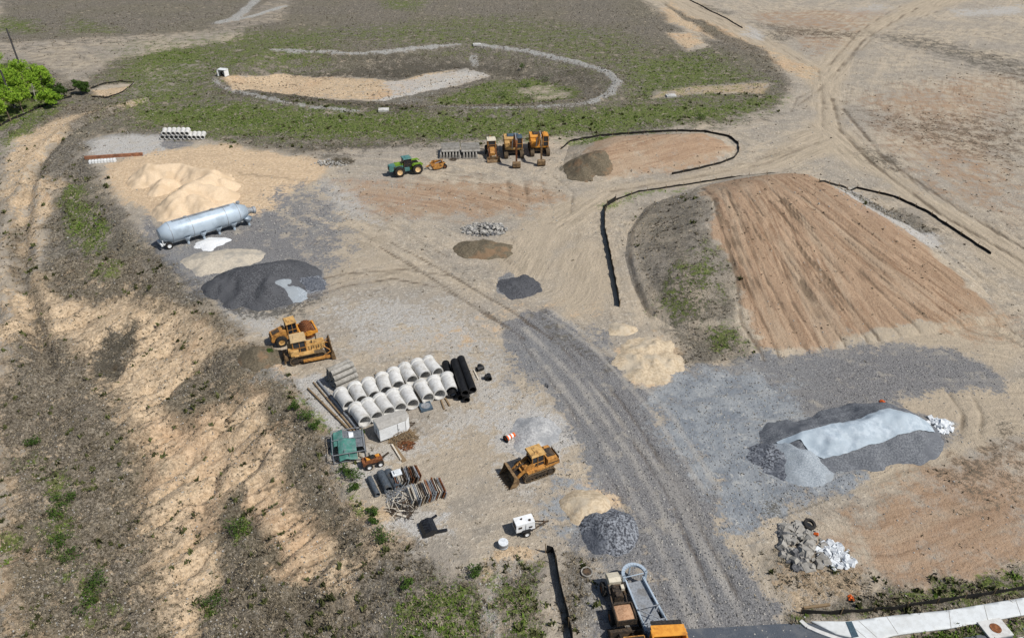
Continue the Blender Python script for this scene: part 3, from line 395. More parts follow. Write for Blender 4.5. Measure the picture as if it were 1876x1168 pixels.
def rough_relief(x, y, L):
    """small real relief: clods in dead growth, ruts, rip-rap, furrows along the grading"""
    z = .30*(vnoise(x*1.3, y*1.3, 41)-.5)*sst(.35, .8, L['veg'])+.18*(vnoise(x*.8, y*.8, 42)-.5)*sst(.3, .8, L['bare'])
    z += .05*(vnoise(x*2, y*2, 43)-.5); z -= (.12-.06*sst(.4, .8, L['brown']))*L['rut']; z += .25*L['stone']*vnoise(x*2.2, y*2.2, 44)+.25*L['green']*(vnoise(x*1.6, y*1.6, 45)-.3)
    z += L['ff']*(.16*sst(.4, .9, L['brown'])+.22*sst(.4, .8, L['bare']))*(fbm(L['fu']*.9, L['fv']*.07, 46)-.5)
    return z
# ---------------------------------------------------------------- the ground sheet
def axis(a, b, step, grow, lo, hi):
    r = []; t = lo
    while t < hi:
        r.append(t); g = 0 if a <= t <= b else (a-t if t < a else t-b); t += step+g*grow
    return np.array(r)
def make_ground():
    ys = [-60, -30, -10, 5, 15, 22]; t = 27.0
    while t < 900: ys.append(t); t += .24*max(1, t/45)**1.15
    ys = np.array(ys+[1200, 1800])
    h = [0.0]; t = 0.0
    while t < 900: t += .28+max(0, t-48)*.012; h.append(t)
    xs = np.array([-a for a in h[:0:-1]]+h)
    X, Y = np.meshgrid(xs, ys); x = X.ravel(); y = Y.ravel(); z = HB(x, y)
    L = layers(x, y); z = z+rough_relief(x, y, L)
    ins = np.maximum(poly_sd(x, y, MOUND1), poly_sd(x, y, MOUND2)); z = z-.4*sst(.6, 2.0, ins)
    for P in SINK: z = z-.12*sst(-.4, .1, poly_sd(x, y, P))
    V = np.stack([x, y, z], 1); me = np_mesh('ground', V, grid_faces(len(xs), len(ys)))
    for k, v in L.items(): me.attributes.new(k, 'FLOAT', 'POINT').data.foreach_set('value', v.astype(np.float32))
    return tag(link('ground', me, EARTH, smooth=True), 'pale dirt of the building yard with dry growth, gravel and wheel tracks', kind='structure')
ROADP = ats([(1255, 1152), (1480, 1140), (1520, 1152), (1580, 1168), (1680, 1180), (1876, 1150), (2100, 1110), (2100, 1500), (1200, 1500)])
PAVEP = flats([(1486, 1139), (1550, 1140), (1643, 1128), (1737, 1119), (1876, 1096), (2100, 1058), (2300, 1020), (2300, 1050), (2100, 1090), (1876, 1127), (1737, 1152), (1654, 1162), (1632, 1166), (1600, 1178), (1530, 1162)])
SINK = [PAVEP]
make_ground()
def mound(name, P, hf, label):
    xs = np.arange(min(p[0] for p in P)-1, max(p[0] for p in P)+1, .26); ys = np.arange(min(p[1] for p in P)-1, max(p[1] for p in P)+1, .30)
    X, Y = np.meshgrid(xs, ys); x = X.ravel(); y = Y.ravel(); L = layers(x, y); s = poly_sd(x, y, P)
    z = HB(x, y)+hf(x, y)+rough_relief(x, y, L)-.25*sst(.5, -.6, s)
    F = grid_faces(len(xs), len(ys), s > -.6); V = np.stack([x, y, z], 1); V, F, u = compact(V, F); me = np_mesh(name, V, F)
    for k, v in L.items(): me.attributes.new(k, 'FLOAT', 'POINT').data.foreach_set('value', v[u].astype(np.float32))
    return tag(link(name, me, EARTH, smooth=True), label, 'mound')
mound('earth_mound', MOUND1, H1, 'large graded brown earth mound with long track furrows at right')
mound('earth_mound', MOUND2, H2, 'low elongated earth mound ringed by black silt fence beside the excavators')
# ---------------------------------------------------------------- stockpiles: cones at the angle of repose along crests
def snap(x, y, P, inside):
    bx = x.copy(); by = y.copy(); best = np.full(x.shape, 1e9)
    for i in range(len(P)):
        ax, ay = P[i]; cx, cy = P[(i+1) % len(P)]; ex, ey = cx-ax, cy-ay; t = np.clip(((x-ax)*ex+(y-ay)*ey)/(ex*ex+ey*ey+1e-12), 0, 1)
        d = np.hypot(x-ax-t*ex, y-ay-t*ey); m = (d < best) & ~inside; bx = np.where(m, ax+t*ex, bx); by = np.where(m, ay+t*ey, by); best = np.where(m, d, best)
    return bx, by
def pile(name, crest, slope, mat, label, step=.22, rough=.12, rs=1.2, parent=None, clip=None, off=0.0, cat='pile', cap=None):
    """crest: list of polylines [(px,py,height)], base follows the land"""
    C = []
    for pl in crest:
        Q = []
        for a, b, h in pl:
            w = at(a, b, h); Q.append((w.x, w.y, h))
        C.append(Q)
    pts = [q for Q in C for q in Q]; g = max(q[2] for q in pts)/slope*1.25+3
    xs = np.arange(min(q[0] for q in pts)-g, max(q[0] for q in pts)+g, step); ys = np.arange(min(q[1] for q in pts)-g, max(q[1] for q in pts)+g, step*1.1)
    X, Y = np.meshgrid(xs, ys); x = X.ravel(); y = Y.ravel()
    if clip is not None:
        inside = poly_sd(x, y, clip) > 0; F = grid_faces(len(xs), len(ys), inside); x, y = snap(x, y, clip, inside)
    z = np.full(x.shape, -9.0); xx = x+1.5*(fbm(x*.6, y*.6, 81)-.5); yy = y+1.5*(fbm(x*.6, y*.6, 82)-.5)
    for Q in C:
        if len(Q) == 1: Q = Q+[(Q[0][0]+.01, Q[0][1], Q[0][2])]
        for i in range(len(Q)-1):
            ax, ay, ah = Q[i]; bx, by, bh = Q[i+1]; ex, ey = bx-ax, by-ay
            t = np.clip(((xx-ax)*ex+(yy-ay)*ey)/(ex*ex+ey*ey+1e-9), 0, 1); d = np.hypot(xx-ax-t*ex, yy-ay-t*ey); hh = ah+(bh-ah)*t
            z = np.maximum(z, hh+.18-slope*np.sqrt(d*d+.09*(.3+hh)))
    P = z+rough*(fbm(x*rs, y*rs, 83, 3)-.5)*2*np.clip(z+.3, 0, 1)
    zz = HT(x, y)+np.where(P > -.3, P, -.3)+off
    if clip is None: F = grid_faces(len(xs), len(ys), P > -.02)
    else: zz = np.maximum(zz, HT(x, y)+.1)+.16*(fbm(x*.5+y*.3, y*2.2-x*.5, 91, 4)-.5)-.10*(1-np.abs(2*vnoise(x*.35, y*1.5-x*.5, 95)-1))**4
    V, F, _ = compact(np.stack([x, y, zz], 1), F); me = np_mesh(name, V, F); o = link(name, me, mat, parent, True)
    if label: tag(o, label, cat)
    return o
def grit(name, c, c2, c3, sc=7.0, bd=.08, big=.35):
    N = NT(name); co = N.n('ShaderNodeNewGeometry').outputs['Position']; a = N.noise(co, sc, 3, .7); b = N.noise(co, big, 3, .6)
    col = N.mix(N.ramp(a, .38, .64), lin(*c), lin(*c2)); col = N.mix(N.ramp(b, .48, .62, 0, .8), col, lin(*c3)); N.put(N.b.inputs['Base Color'], col); N.b.inputs['Roughness'].default_value = .95; N.b.inputs['Specular IOR Level'].default_value = .08
    N.bump(a, .6, bd); N.b.inputs['Roughness'].default_value = .6 if name == 'tarp_cloth' else .95; N.b.inputs['Specular IOR Level'].default_value = .25 if name == 'tarp_cloth' else .08; _M[name] = N.m; return N.m
sand = grit('sand_grit', (216, 194, 165), (205, 182, 152), (198, 175, 145), 5, .03); dark = grit('dark_grit', (64, 65, 68), (98, 99, 102), (88, 89, 92), 6, .09); mid = grit('mid_grit', (134, 142, 149), (168, 175, 180), (146, 152, 156), 8, .07); tanp = grit('tan_grit', (176, 166, 150), (196, 186, 168), (150, 146, 138), 4, .03)
coarse = grit('coarse_grit', (60, 62, 68), (150, 154, 160), (84, 88, 96), 4.5, .22); brownp = grit('brown_grit', (92, 84, 70), (122, 112, 94), (134, 110, 86), 5, .12); white = grit('white_grit', (226, 228, 228), (206, 208, 210), (216, 216, 214), 4, .05); palesand = grit('pale_sand_grit', (204, 187, 160), (178, 160, 134), (188, 176, 156), 3, .14); grey = grit('pale_grit', (186, 186, 184), (150, 150, 150), (140, 142, 144), 5, .10)
pile('sand_pile', [[(272, 298, 2.9), (330, 300, 2.3), (388, 310, 2.4)], [(258, 320, 1.6)], [(385, 316, 2.4), (350, 332, 2.9), (325, 350, 3.0), (316, 368, 2.2)], [(352, 335, 2.6), (396, 342, 2.2)], [(300, 325, 1.6), (290, 340, 1.2)], [(352, 355, 2.5), (375, 368, 1.8)], [(405, 326, 1.8)]], .72, sand, 'big smooth pile of pale tan sand behind the silver tank', rough=.16, rs=.5)
pile('dark_stone_pile', [[(415, 505, 1.6), (440, 492, 2.3), (470, 488, 2.7), (505, 482, 2.7)], [(440, 495, 2.0), (450, 520, 1.6)], [(500, 485, 2.6), (490, 515, 2.0)]], .52, dark, 'wide dark crushed stone pile with scooped ridges below the silver tank', rough=.22, rs=.5)
pile('coarse_stone_pile', [[(535, 503, 1.3), (562, 508, 1.0), (578, 515, .6)], [(530, 490, 1.2)]], .5, coarse, 'coarse bluish stone heap against the dark crushed stone pile', rough=.2, rs=2.2)
pile('fine_stone_pile', [[(517, 513, 1.8), (524, 524, 1.2)]], .5, mid, 'pale blue-grey cone of fine stone between the dark and coarse heaps', rough=.05)
pile('gravel_dust_pile', [[(372, 472, .5), (400, 470, .7), (430, 468, .6), (455, 466, .35)], [(385, 480, .5)]], .24, tanp, 'low pale grey-tan pile of stone dust in front of white powder patch', rough=.08)
pile('white_powder_patch', [[(372, 446, .18), (386, 442, .25), (399, 441, .2)], [(381, 449, .18)]], .25, white, 'flat patch of white powder spilled beside the silver tank', rough=.04, cat='powder patch')
pile('brown_pile', [[(862, 447, .8), (885, 448, .9), (912, 450, .7)]], .36, brownp, 'low dark brown soil heap in front of the rubble in mid yard', rough=.22, rs=1.2)
pile('dark_gravel_patch', [[(940, 518, .35), (960, 518, .35)], [(950, 527, .3)]], .22, dark, 'small round patch of dark gravel alone in mid yard', rough=.12, cat='gravel patch')
pile('pale_soil_pile', [[(1165, 634, .4), (1200, 630, .5)], [(1160, 654, .5), (1195, 657, .65), (1220, 657, .5)], [(1175, 677, .4), (1205, 684, .3)]], .30, palesand, 'lumpy pale sandy soil heap at the foot of the large mound', rough=.35, rs=1.4)
pile('pale_soil_pile', [[(1135, 597, .5), (1145, 600, .4)]], .4, palesand, 'tiny pale soil heap just past the end of the black fence', rough=.2, rs=2)
pile('grey_stone_pile', [[(975, 778, .55), (985, 785, .7), (975, 797, .6)], [(958, 790, .4)]], .36, grey, 'pale grey stone heap behind the crawler loader', rough=.2, rs=1.6)
pile('small_sand_pile', [[(1068, 914, .9), (1084, 918, 1.0)], [(1072, 927, .8)]], .6, palesand, 'small round heap of bright yellow sand near the haul road', rough=.12)
pile('black_stone_pile', [[(1108, 955, 1.1), (1122, 957, 1.25)], [(1112, 972, .9)]], .56, coarse, 'rough black and grey crushed stone heap beside the small sand heap', rough=.3, rs=2)
pile('olive_gravel_pile', [[(466, 642, .8), (480, 645, .8)]], .42, brownp, 'small olive brown gravel heap behind the two parked yellow machines', rough=.12, rs=2)
pile('dark_soil_dump', [[(1062, 293, .9), (1080, 287, 1.1), (1092, 292, .8)], [(1065, 310, .6)]], .36, brownp, 'dark dumped soil at the left end of the low mound', rough=.3, rs=1.5, off=.14)
# the long covered pile
CR = [[(1432, 794, 1.1), (1470, 786, 1.8), (1520, 783, 2.1), (1580, 776, 2.3), (1625, 758, 2.6), (1650, 757, 2.5), (1682, 777, 1.2)], [(1500, 766, .8), (1570, 756, .9)], [(1520, 810, 1.3), (1580, 798, 1.3), (1640, 782, 1.2)]]
cdark = grit('covered_grit', (92, 95, 100), (126, 129, 133), (104, 107, 112), 6, .06)
pile('covered_stone_pile', CR, .58, cdark, 'long dark stone pile under a pale tarp in the right of the yard', rough=.12, rs=.7)
TP = [(1424, 797, 1.6), (1465, 785, 2.2), (1506, 777, 2.4), (1562, 764, 2.3), (1605, 750, 2.4), (1641, 741, 2.6), (1700, 762, 1.4), (1712, 795, .3), (1662, 806, .5), (1631, 816, .3), (1562, 838, .1), (1507, 846, .1), (1484, 828, .8), (1465, 806, 1.4), (1440, 806, 1.4)]
tp = []
for a, b, h in TP:
    w = at(a, b, h); tp.append((w.x, w.y))
tm = grit('tarp_cloth', (156, 169, 179), (182, 193, 201), (165, 178, 187), 1.2, .05, .25)
pile('tarp', CR, .58, tm, 'pale blue-grey tarp stretched over the long stone pile', rough=.12, rs=.7, clip=tp, off=.13, cat='tarp')
pile('scooped_stone_heap', [[(1455, 820, 1.3), (1475, 832, 1.3), (1468, 845, .9)]], .48, mid, 'smooth bluish stone cone at the near left end of the tarp', rough=.06)
pile('loose_stone_heap', [[(1415, 825, .7), (1432, 835, .8), (1440, 848, .5)]], .40, coarse, 'coarse speckled stone heap left of the tarp', rough=.2, rs=2.5)
# ---------------------------------------------------------------- mesh builder
class MB:
    def __init__(s): s.v = []; s.f = []
    def add(s, v, f, T=None):
        b = len(s.v); s.v += [tuple(T @ Vector(p)) if T is not None else tuple(p) for p in v]; s.f += [tuple(b+i for i in q) for q in f]; return s
    def box(s, c, d, rz=0.0, ry=0.0, rx=0.0, top=(1, 1), T=None):
        x, y, z = d[0]/2, d[1]/2, d[2]/2; tx, ty = top
        v = [(-x, -y, -z), (x, -y, -z), (x, y, -z), (-x, y, -z), (-x*tx, -y*ty, z), (x*tx, -y*ty, z), (x*tx, y*ty, z), (-x*tx, y*ty, z)]
        m = Matrix.Translation(c) @ Matrix.Rotation(rz, 4, 'Z') @ Matrix.Rotation(ry, 4, 'Y') @ Matrix.Rotation(rx, 4, 'X')
        if T is not None: m = T @ m
        return s.add(v, [(3, 2, 1, 0), (4, 5, 6, 7), (0, 1, 5, 4), (1, 2, 6, 5), (2, 3, 7, 6), (3, 0, 4, 7)], m)
    def beam(s, a, b, w, h=None):
        """rectangular bar between two points"""
        a = Vector(a); b = Vector(b); d = b-a; L = d.length
        if L < 1e-6: return s
        q = d.to_track_quat('X', 'Z').to_matrix().to_4x4(); return s.box((0, 0, 0), (L, w, h or w), T=Matrix.Translation((a+b)/2) @ q)
    def rod(s, a, b, r, r2=None, n=8, cap=True):
        a = Vector(a); b = Vector(b); q = (b-a).to_track_quat('Z', 'Y').to_matrix(); r2 = r if r2 is None else r2; v = []
        for p, rr in ((a, r), (b, r2)):
            for k in range(n): v.append(tuple(p+q @ Vector((rr*math.cos(2*math.pi*k/n), rr*math.sin(2*math.pi*k/n), 0))))
        f = [(k, (k+1) % n, n+(k+1) % n, n+k) for k in range(n)]
        if cap: f += [tuple(range(n-1, -1, -1)), tuple(range(n, 2*n))]
        return s.add(v, f)
    def lathe(s, prof, a=(0, 0, 0), axis=(1, 0, 0), n=16, close=False):
        """prof: (distance along axis, radius)"""
        q = Vector(axis).to_track_quat('Z', 'Y').to_matrix(); a = Vector(a); v = []; m = len(prof)
        for t, r in prof:
            for k in range(n): v.append(tuple(a+q @ Vector((r*math.cos(2*math.pi*k/n), r*math.sin(2*math.pi*k/n), t))))
        f = []
        for i in range(m if close else m-1):
            j = (i+1) % m
            for k in range(n): f.append((i*n+k, i*n+(k+1) % n, j*n+(k+1) % n, j*n+k))
        return s.add(v, f)
    def prism(s, pts, y0, y1, T=None):
        """outline in x,z swept from y0 to y1"""
        n = len(pts); v = [(p[0], y0, p[1]) for p in pts]+[(p[0], y1, p[1]) for p in pts]
        return s.add(v, [tuple(range(n)), tuple(range(2*n-1, n-1, -1))]+[(i, n+i, n+(i+1) % n, (i+1) % n) for i in range(n)], T)
    def tube(s, pts, r, n=6):
        for a, b in zip(pts[:-1], pts[1:]): s.rod(a, b, r, n=n)
        return s
    def shell(s, pts, y0, y1, th):
        """curved plate: open profile in x,z with thickness"""
        P = [Vector((p[0], 0, p[1])) for p in pts]; Q = []
        for i, p in enumerate(P):
            d = (P[min(i+1, len(P)-1)]-P[max(i-1, 0)]).normalized(); Q.append(p+Vector((-d.z, 0, d.x))*th)
        return s.prism([(p.x, p.z) for p in P]+[(q.x, q.z) for q in reversed(Q)], y0, y1)
    def build(s, name, mat, parent=None, smooth=False):
        me = bpy.data.meshes.new(name); me.from_pydata(s.v, [], s.f); me.update(); return link(name, me, mat, parent, smooth)
def root(name, label, cat, loc, rz=0.0, group=None):
    o = bpy.data.objects.new(name, None); COL.objects.link(o); o.location = loc; o.rotation_euler = (0, 0, rz); o.empty_display_size = .3; return tag(o, label, cat, group)
KIDS = {}
def copy_tree(o, parent=None):
    c = o.copy(); COL.objects.link(c); c.parent = parent
    for ch in [k for k in bpy.data.objects if k.parent == o]: copy_tree(ch, c)
    return c
def heading(p, q):
    a = at(*p); b = at(*q); return math.atan2(b.y-a.y, b.x-a.x)
def mid_at(p, q):
    a = at(*p); b = at(*q); m = (a+b)/2; m.z = float(HT(np.array([m.x]), np.array([m.y]))[0]); return m
def hz(x, y): return float(HT(np.array([x]), np.array([y]))[0])
def wheel(parent, x, y, r, w, rim='rim_cream', name='wheel', n=18, z=None):
    """tyre with lugged tread + rim as sub-part"""
    z = r if z is None else z; t = MB(); sg = 1 if y > 0 else -1
    t.lathe([(-w/2, r*.55), (-w/2, r*.88), (-w*.36, r), (w*.36, r), (w/2, r*.88), (w/2, r*.55)], (x, y, z), (0, 1, 0), n)
    for k in range(n): a = 2*math.pi*(k+.5)/n; t.box((x+r*math.cos(a), y, z+r*math.sin(a)), (r*.09, w*.9, r*.13), ry=-a)
    o = t.build(name, 'black_rubber', parent)
    MB().lathe([(-w*.3, 0.001), (-w*.3, r*.3), (-w*.46, r*.52), (-w*.46, r*.58), (w*.46, r*.58), (w*.46, r*.52), (w*.30, r*.3), (w*.3, .001)], (x, y, z), (0, 1, 0), n).build('rim', rim, o); return o
def track(parent, y, L, h, w, mat='muddy_track', x0=0.0):
    """crawler track: looped shoes round idler, sprocket and rollers"""
    r = h/2; t = MB(); P = []; n = 9
    for k in range(n+1): a = math.pi/2-math.pi*k/n; P.append((x0+L/2-r+r*math.cos(a), r+r*math.sin(a)))
    for k in range(n+1): a = -math.pi/2-math.pi*k/n; P.append((x0-L/2+r+r*math.cos(a), r+r*math.sin(a)))
    q = P+[P[0]]
    for a, b in zip(q[:-1], q[1:]):
        L_ = math.hypot(b[0]-a[0], b[1]-a[1]); m = max(1, int(round(L_/.19)))
        for k in range(m):
            u = (k+.5)/m; px, pz = a[0]+(b[0]-a[0])*u, a[1]+(b[1]-a[1])*u; an = -math.atan2(b[1]-a[1], b[0]-a[0])
            t.box((px, y, pz), (L_/m*.92, w, .06), ry=an); t.box((px, y, pz), (.03, w*.98, .15), ry=an)
    o = t.build('track', mat, parent)
    f = MB(); f.box((x0, y, r*1.0), (L-h*1.1, w*.45, h*.34))
    for k in range(6): f.rod((x0-L/2+h*.7+(L-1.4*h)*k/5, y-w*.3, h*.2), (x0-L/2+h*.7+(L-1.4*h)*k/5, y+w*.3, h*.2), h*.13, n=10)
    for sx in (-1, 1): f.rod((x0+sx*(L/2-r), y-w*.32, r), (x0+sx*(L/2-r), y+w*.32, r), r*.72, n=14)
    f.build('track_frame', 'dark_steel', o); return o
# ---------------------------------------------------------------- paved things at the lower right
def sheet(name, P, step, zf, mat, label=None, kind=None, thick=None, cat=None, parent=None):
    xs = np.arange(min(p[0] for p in P)-step, max(p[0] for p in P)+step*2, step); ys = np.arange(min(p[1] for p in P)-step, max(p[1] for p in P)+step*2, step)
    X, Y = np.meshgrid(xs, ys); x = X.ravel(); y = Y.ravel(); ins = poly_sd(x, y, P) > 0; F = grid_faces(len(xs), len(ys), ins); x, y = snap(x, y, P, ins)
    V, F, _ = compact(np.stack([x, y, zf(x, y)], 1), F); me = np_mesh(name, V, F); o = link(name, me, mat, parent)
    if thick: md = o.modifiers.new('s', 'SOLIDIFY'); md.thickness = thick; md.offset = -1
    return tag(o, label, cat, kind=kind)
GZ = lambda d: (lambda x, y: HB(x, y)+d)
sheet('road', ROADP, .5, GZ(.05), 'asphalt', 'dark asphalt road end at the bottom of the haul road', 'structure')
sheet('pavement', PAVEP, .35, GZ(.16), 'pavement', 'white concrete pavement curving off the haul road', 'structure', .22)
jn = MB()
for (a, b), (c, d) in [((1550, 1139), (1588, 1170)), ((1572, 1137), (1606, 1168)), ((1624, 1130), (1645, 1162)), ((1738, 1119), (1742, 1151)), ((1802, 1108), (1810, 1139)), ((1860, 1099), (1870, 1128))]:
    p = flat(a, b, .1); q = flat(c, d, .1); jn.beam((p[0], p[1], hz(*p)+.163), (q[0], q[1], hz(*q)+.163), .035, .012)
tag(jn.build('pavement_joints', 'concrete_old'), kind='structure')
kp = flats([(1466, 1138), (1478, 1149), (1500, 1159), (1530, 1170), (1580, 1186), (1660, 1200), (1760, 1196), (1876, 1172), (2100, 1130)])
kb = MB()
for (a, b), (c, d) in zip(kp[:-1], kp[1:]): kb.beam((a, b, hz(a, b)+.08), (c, d, hz(c, d)+.08), .32, .24)
tag(kb.build('kerb', 'concrete'), kind='structure')
vg = ats([(1670, 1168), (1737, 1156), (1876, 1130), (2100, 1092), (2110, 1118), (1876, 1160), (1780, 1184), (1690, 1190)])
tp_ = flats([(1548, 1141), (1559, 1140), (1572, 1168), (1560, 1170)]); p = [Vector((a, b, hz(a, b)+.17)) for a, b in tp_]
tc = MB(); tc.add([tuple(q) for q in p]+[tuple(q+Vector((0, 0, .02))) for q in p], [(0, 1, 2, 3), (4, 5, 6, 7), (0, 1, 5, 4), (1, 2, 6, 5), (2, 3, 7, 6), (3, 0, 4, 7)])
for i in range(4):
    for j in range(8):
        q = p[0].lerp(p[1], (i+.5)/4).lerp(p[3].lerp(p[2], (i+.5)/4), (j+.5)/8)+Vector((0, 0, .025)); tc.rod(q, q+Vector((0, 0, .008)), .03, n=6)
tag(tc.build('tactile_strip', 'tactile'), 'dark slate tactile strip set in the white pavement', 'tactile strip')
c = at(1822, 1153); rz = heading((1800, 1158), (1850, 1148)); mh = root('inlet_slab', 'white concrete inlet slab with a rusty round cover in the grass verge', 'inlet', c, rz)
MB().box((0, 0, .1), (2.0, 1.5, .24)).build('slab', 'concrete', mh); MB().lathe([(0, .42), (.03, .42), (.03, .3), (.02, .28), (.02, .001)], (0, 0, .225), (0, 0, 1), 20).build('cover', 'rust', mh)
c = at(1075, 1048); mo = root('manhole', 'round concrete manhole cover in the dirt near the black stone heap', 'manhole', c); MB().lathe([(0, .5), (.14, .5), (.14, .42), (.10, .4), (.10, .001)], (0, 0, 0), (0, 0, 1), 20).build('frame', 'concrete_old', mo); MB().lathe([(.105, .38), (.13, .37), (.13, .001)], (0, 0, 0), (0, 0, 1), 18).build('cover', 'dark_steel', mo)
# ---------------------------------------------------------------- silt fences
def silt(label, pts, h=.75, sp=2.4, group=None, name='silt_fence'):
    Q = ats(pts); S = []      # resample
    for (a, b), (c, d) in zip(Q[:-1], Q[1:]):
        m = max(1, int(math.hypot(c-a, d-b)/.8))
        for k in range(m): S.append((a+(c-a)*k/m, b+(d-b)*k/m))
    S.append(Q[-1]); c0 = S[len(S)//2]; r = root(name, label, 'fence', (c0[0], c0[1], hz(*c0))); o = Vector(r.location); me = MB(); top = []; bot = []
    for i, (x, y) in enumerate(S):
        z = hz(x, y); w = random.uniform(-.07, .07); sag = h*(1-.14*abs(math.sin(i*1.05)))+random.uniform(-.05, .03); top.append(Vector((x+w, y+w*.5, z+sag))-o); bot.append(Vector((x, y, z-.25))-o)
    for i in range(len(S)-1):
        d = (bot[i+1]-bot[i]); nrm = Vector((-d.y, d.x, 0)).normalized()*.015
        v = [bot[i]-nrm, bot[i+1]-nrm, top[i+1]-nrm, top[i]-nrm, bot[i]+nrm, bot[i+1]+nrm, top[i+1]+nrm, top[i]+nrm]; me.add(v, [(0, 1, 2, 3), (7, 6, 5, 4), (3, 2, 6, 7)])
    me.build('fabric', 'fence_fabric', r)
    st = max(1, int(round(sp/.8)))
    for i in range(0, len(S), st):
        b = bot[i]; lean = Vector((random.uniform(-.06, .06), random.uniform(-.06, .06), 0)); MB().beam(b, b+Vector((0, 0, h+.5))+lean, .075).build('stake', 'timber', r)
    return r
silt('black silt fence curling round the low mound behind the excavators', [(1028, 274), (1045, 260), (1100, 250), (1180, 244), (1240, 241), (1290, 242), (1335, 251), (1352, 264), (1354, 278), (1345, 290), (1320, 300), (1280, 310), (1230, 320)], .5, 3.2)
silt('black silt fence running down the left foot of the large mound', [(1135, 562), (1126, 515), (1117, 468), (1108, 425), (1107, 395), (1112, 378), (1128, 368)], .95)
silt('thin black silt fence along the top foot of the large mound', [(1128, 367), (1170, 352), (1260, 339), (1340, 326), (1420, 318)], .35, 3.2)
silt('black silt fence ending in the open ground right of the large mound', [(1500, 335), (1570, 345), (1640, 362), (1700, 390), (1760, 430), (1815, 466)], .42, 3.0)
silt('tall black silt fence beside the grassy plot at the bottom', [(1000, 1012), (1014, 1012), (1022, 1055), (1035, 1110), (1046, 1168), (1056, 1220)], .95, 2.0)
silt('black silt fence above the white pavement at lower right', [(1466, 1124), (1520, 1125), (1580, 1121), (1640, 1116), (1700, 1106), (1800, 1091), (1876, 1079), (1960, 1064)], .55, 2.2)
silt('silt fence stepping past the bright trees at upper left', [(44, 133), (76, 137), (88, 148), (104, 160), (116, 169), (136, 166), (142, 158)], .45, 3)
silt('long dark silt fence along the track below the bright trees', [(-20, 245), (10, 226), (40, 213), (75, 197), (110, 184), (132, 178)], .5, 3)
silt('black silt fence looped round the small dry sediment trap', [(166, 163), (190, 154), (220, 150), (246, 152), (236, 162), (222, 171), (195, 180), (168, 178)], .35, 2.6)
silt('low dark boundary fence at the top edge of the far field', [(1250, -6), (1290, 14), (1330, 34), (1360, 52)], .35, 4)
# ---------------------------------------------------------------- growth
M('olive_leaf', (92, 96, 58), (62, 64, 40), .9, .6, spec=.1)
def leaf_clump(rng, n, size, spread, center, flat_=.8):
    u = rng.normal(size=(n, 3)); u /= np.linalg.norm(u, axis=1)[:, None]; r = rng.uniform(.45, 1, n)**.6; C = np.array(center)+u*r[:, None]*np.array(spread)
    a = rng.normal(size=(n, 3)); a /= np.linalg.norm(a, axis=1)[:, None]; b = np.cross(a, rng.normal(size=(n, 3))); b /= np.linalg.norm(b, axis=1)[:, None]; s = size*rng.uniform(.5, 1.3, n)[:, None]
    V = np.stack([C-a*s, C+b*s*.6, C+a*s, C-b*s*.6], 1).reshape(-1, 3); return V
def leaf_mesh(name, V): return np_mesh(name, V, np.arange(len(V)).reshape(-1, 4))
def tree(label, px, py, h, cr, leaf='leaf_bright', bark='bark', seed=1, group=None, dens=1.0, name='broadleaf_tree'):
    rng = np.random.default_rng(seed); random.seed(seed); c = at(px, py); r = root(name, label, 'tree', c, 0, group); t = MB(); V = []
    top = Vector((rng.uniform(-.4, .4), rng.uniform(-.4, .4), h*.8)); t.rod((0, 0, -.3), top*.5, .22*h/8, .15*h/8, 8); t.rod(top*.5, top, .15*h/8, .05, 7)
    for k in range(13):
        f = rng.uniform(.3, .95); b = top*f; an = rng.uniform(0, 6.28); L = cr*rng.uniform(.5, 1.0)*(1.15-.5*f); e = b+Vector((math.cos(an)*L, math.sin(an)*L, L*rng.uniform(.1, .8))); m = (b+e)/2+Vector((0, 0, -.1))
        t.rod(b, m, .07, .05, 5, False); t.rod(m, e, .05, .015, 5, False)
        for q in range(4):
            w = m.lerp(e, rng.uniform(.2, 1.1)); s = cr*rng.uniform(.16, .34); V.append(leaf_clump(rng, int(110*dens), .15, (s, s, s*.7), (w.x+rng.uniform(-.5, .5), w.y+rng.uniform(-.5, .5), w.z+rng.uniform(-.3, .6))))
    t.build('trunk', bark, r); link('crown', leaf_mesh('crown', np.concatenate(V)), leaf, r); return r
TL = ['yellow-green broadleaf tree, frontmost at the left edge', 'yellow-green broadleaf tree nearest the standing utility pole', 'bright broadleaf tree in the middle of the upper left grove', 'slender bright tree on the right side of the grove', 'low bright tree by the lower silt fence at the left edge', 'rounded bright tree between the two utility poles', 'tall bright tree cut by the left edge of the view', 'bright tree just behind the nearer utility pole', 'bright tree at the upper right of the grove', 'bright tree behind the frontmost tree at the left edge', 'small bright tree at the lower right tip of the grove', 'rearmost bright tree by the left edge']
for i, (a, b, h, w) in enumerate([(20, 222, 6, 3.0), (34, 160, 6.5, 3.2), (58, 182, 7.5, 3.6), (86, 178, 6, 2.6), (-16, 225, 6, 3.2), (14, 180, 7, 3.4), (-20, 165, 8, 4), (42, 205, 5, 3.2), (72, 158, 5, 3.0), (0, 205, 6, 3.4), (96, 196, 3.6, 2.4), (-6, 145, 7, 3.8)]):
    tree(TL[i], a, b, h, w, seed=20+i, group='bright trees in the grove at upper left')
tree('olive bushy tree beside the dry sediment trap', 151, 173, 2.6, 2.0, 'leaf_dark', seed=50, name='bushy_tree', dens=1.0)
tree('dark leafless-looking scrub tree at the foot of the grove', 106, 178, 2.6, 1.9, 'leaf_dark', seed=51, name='scrub_tree', dens=.7)
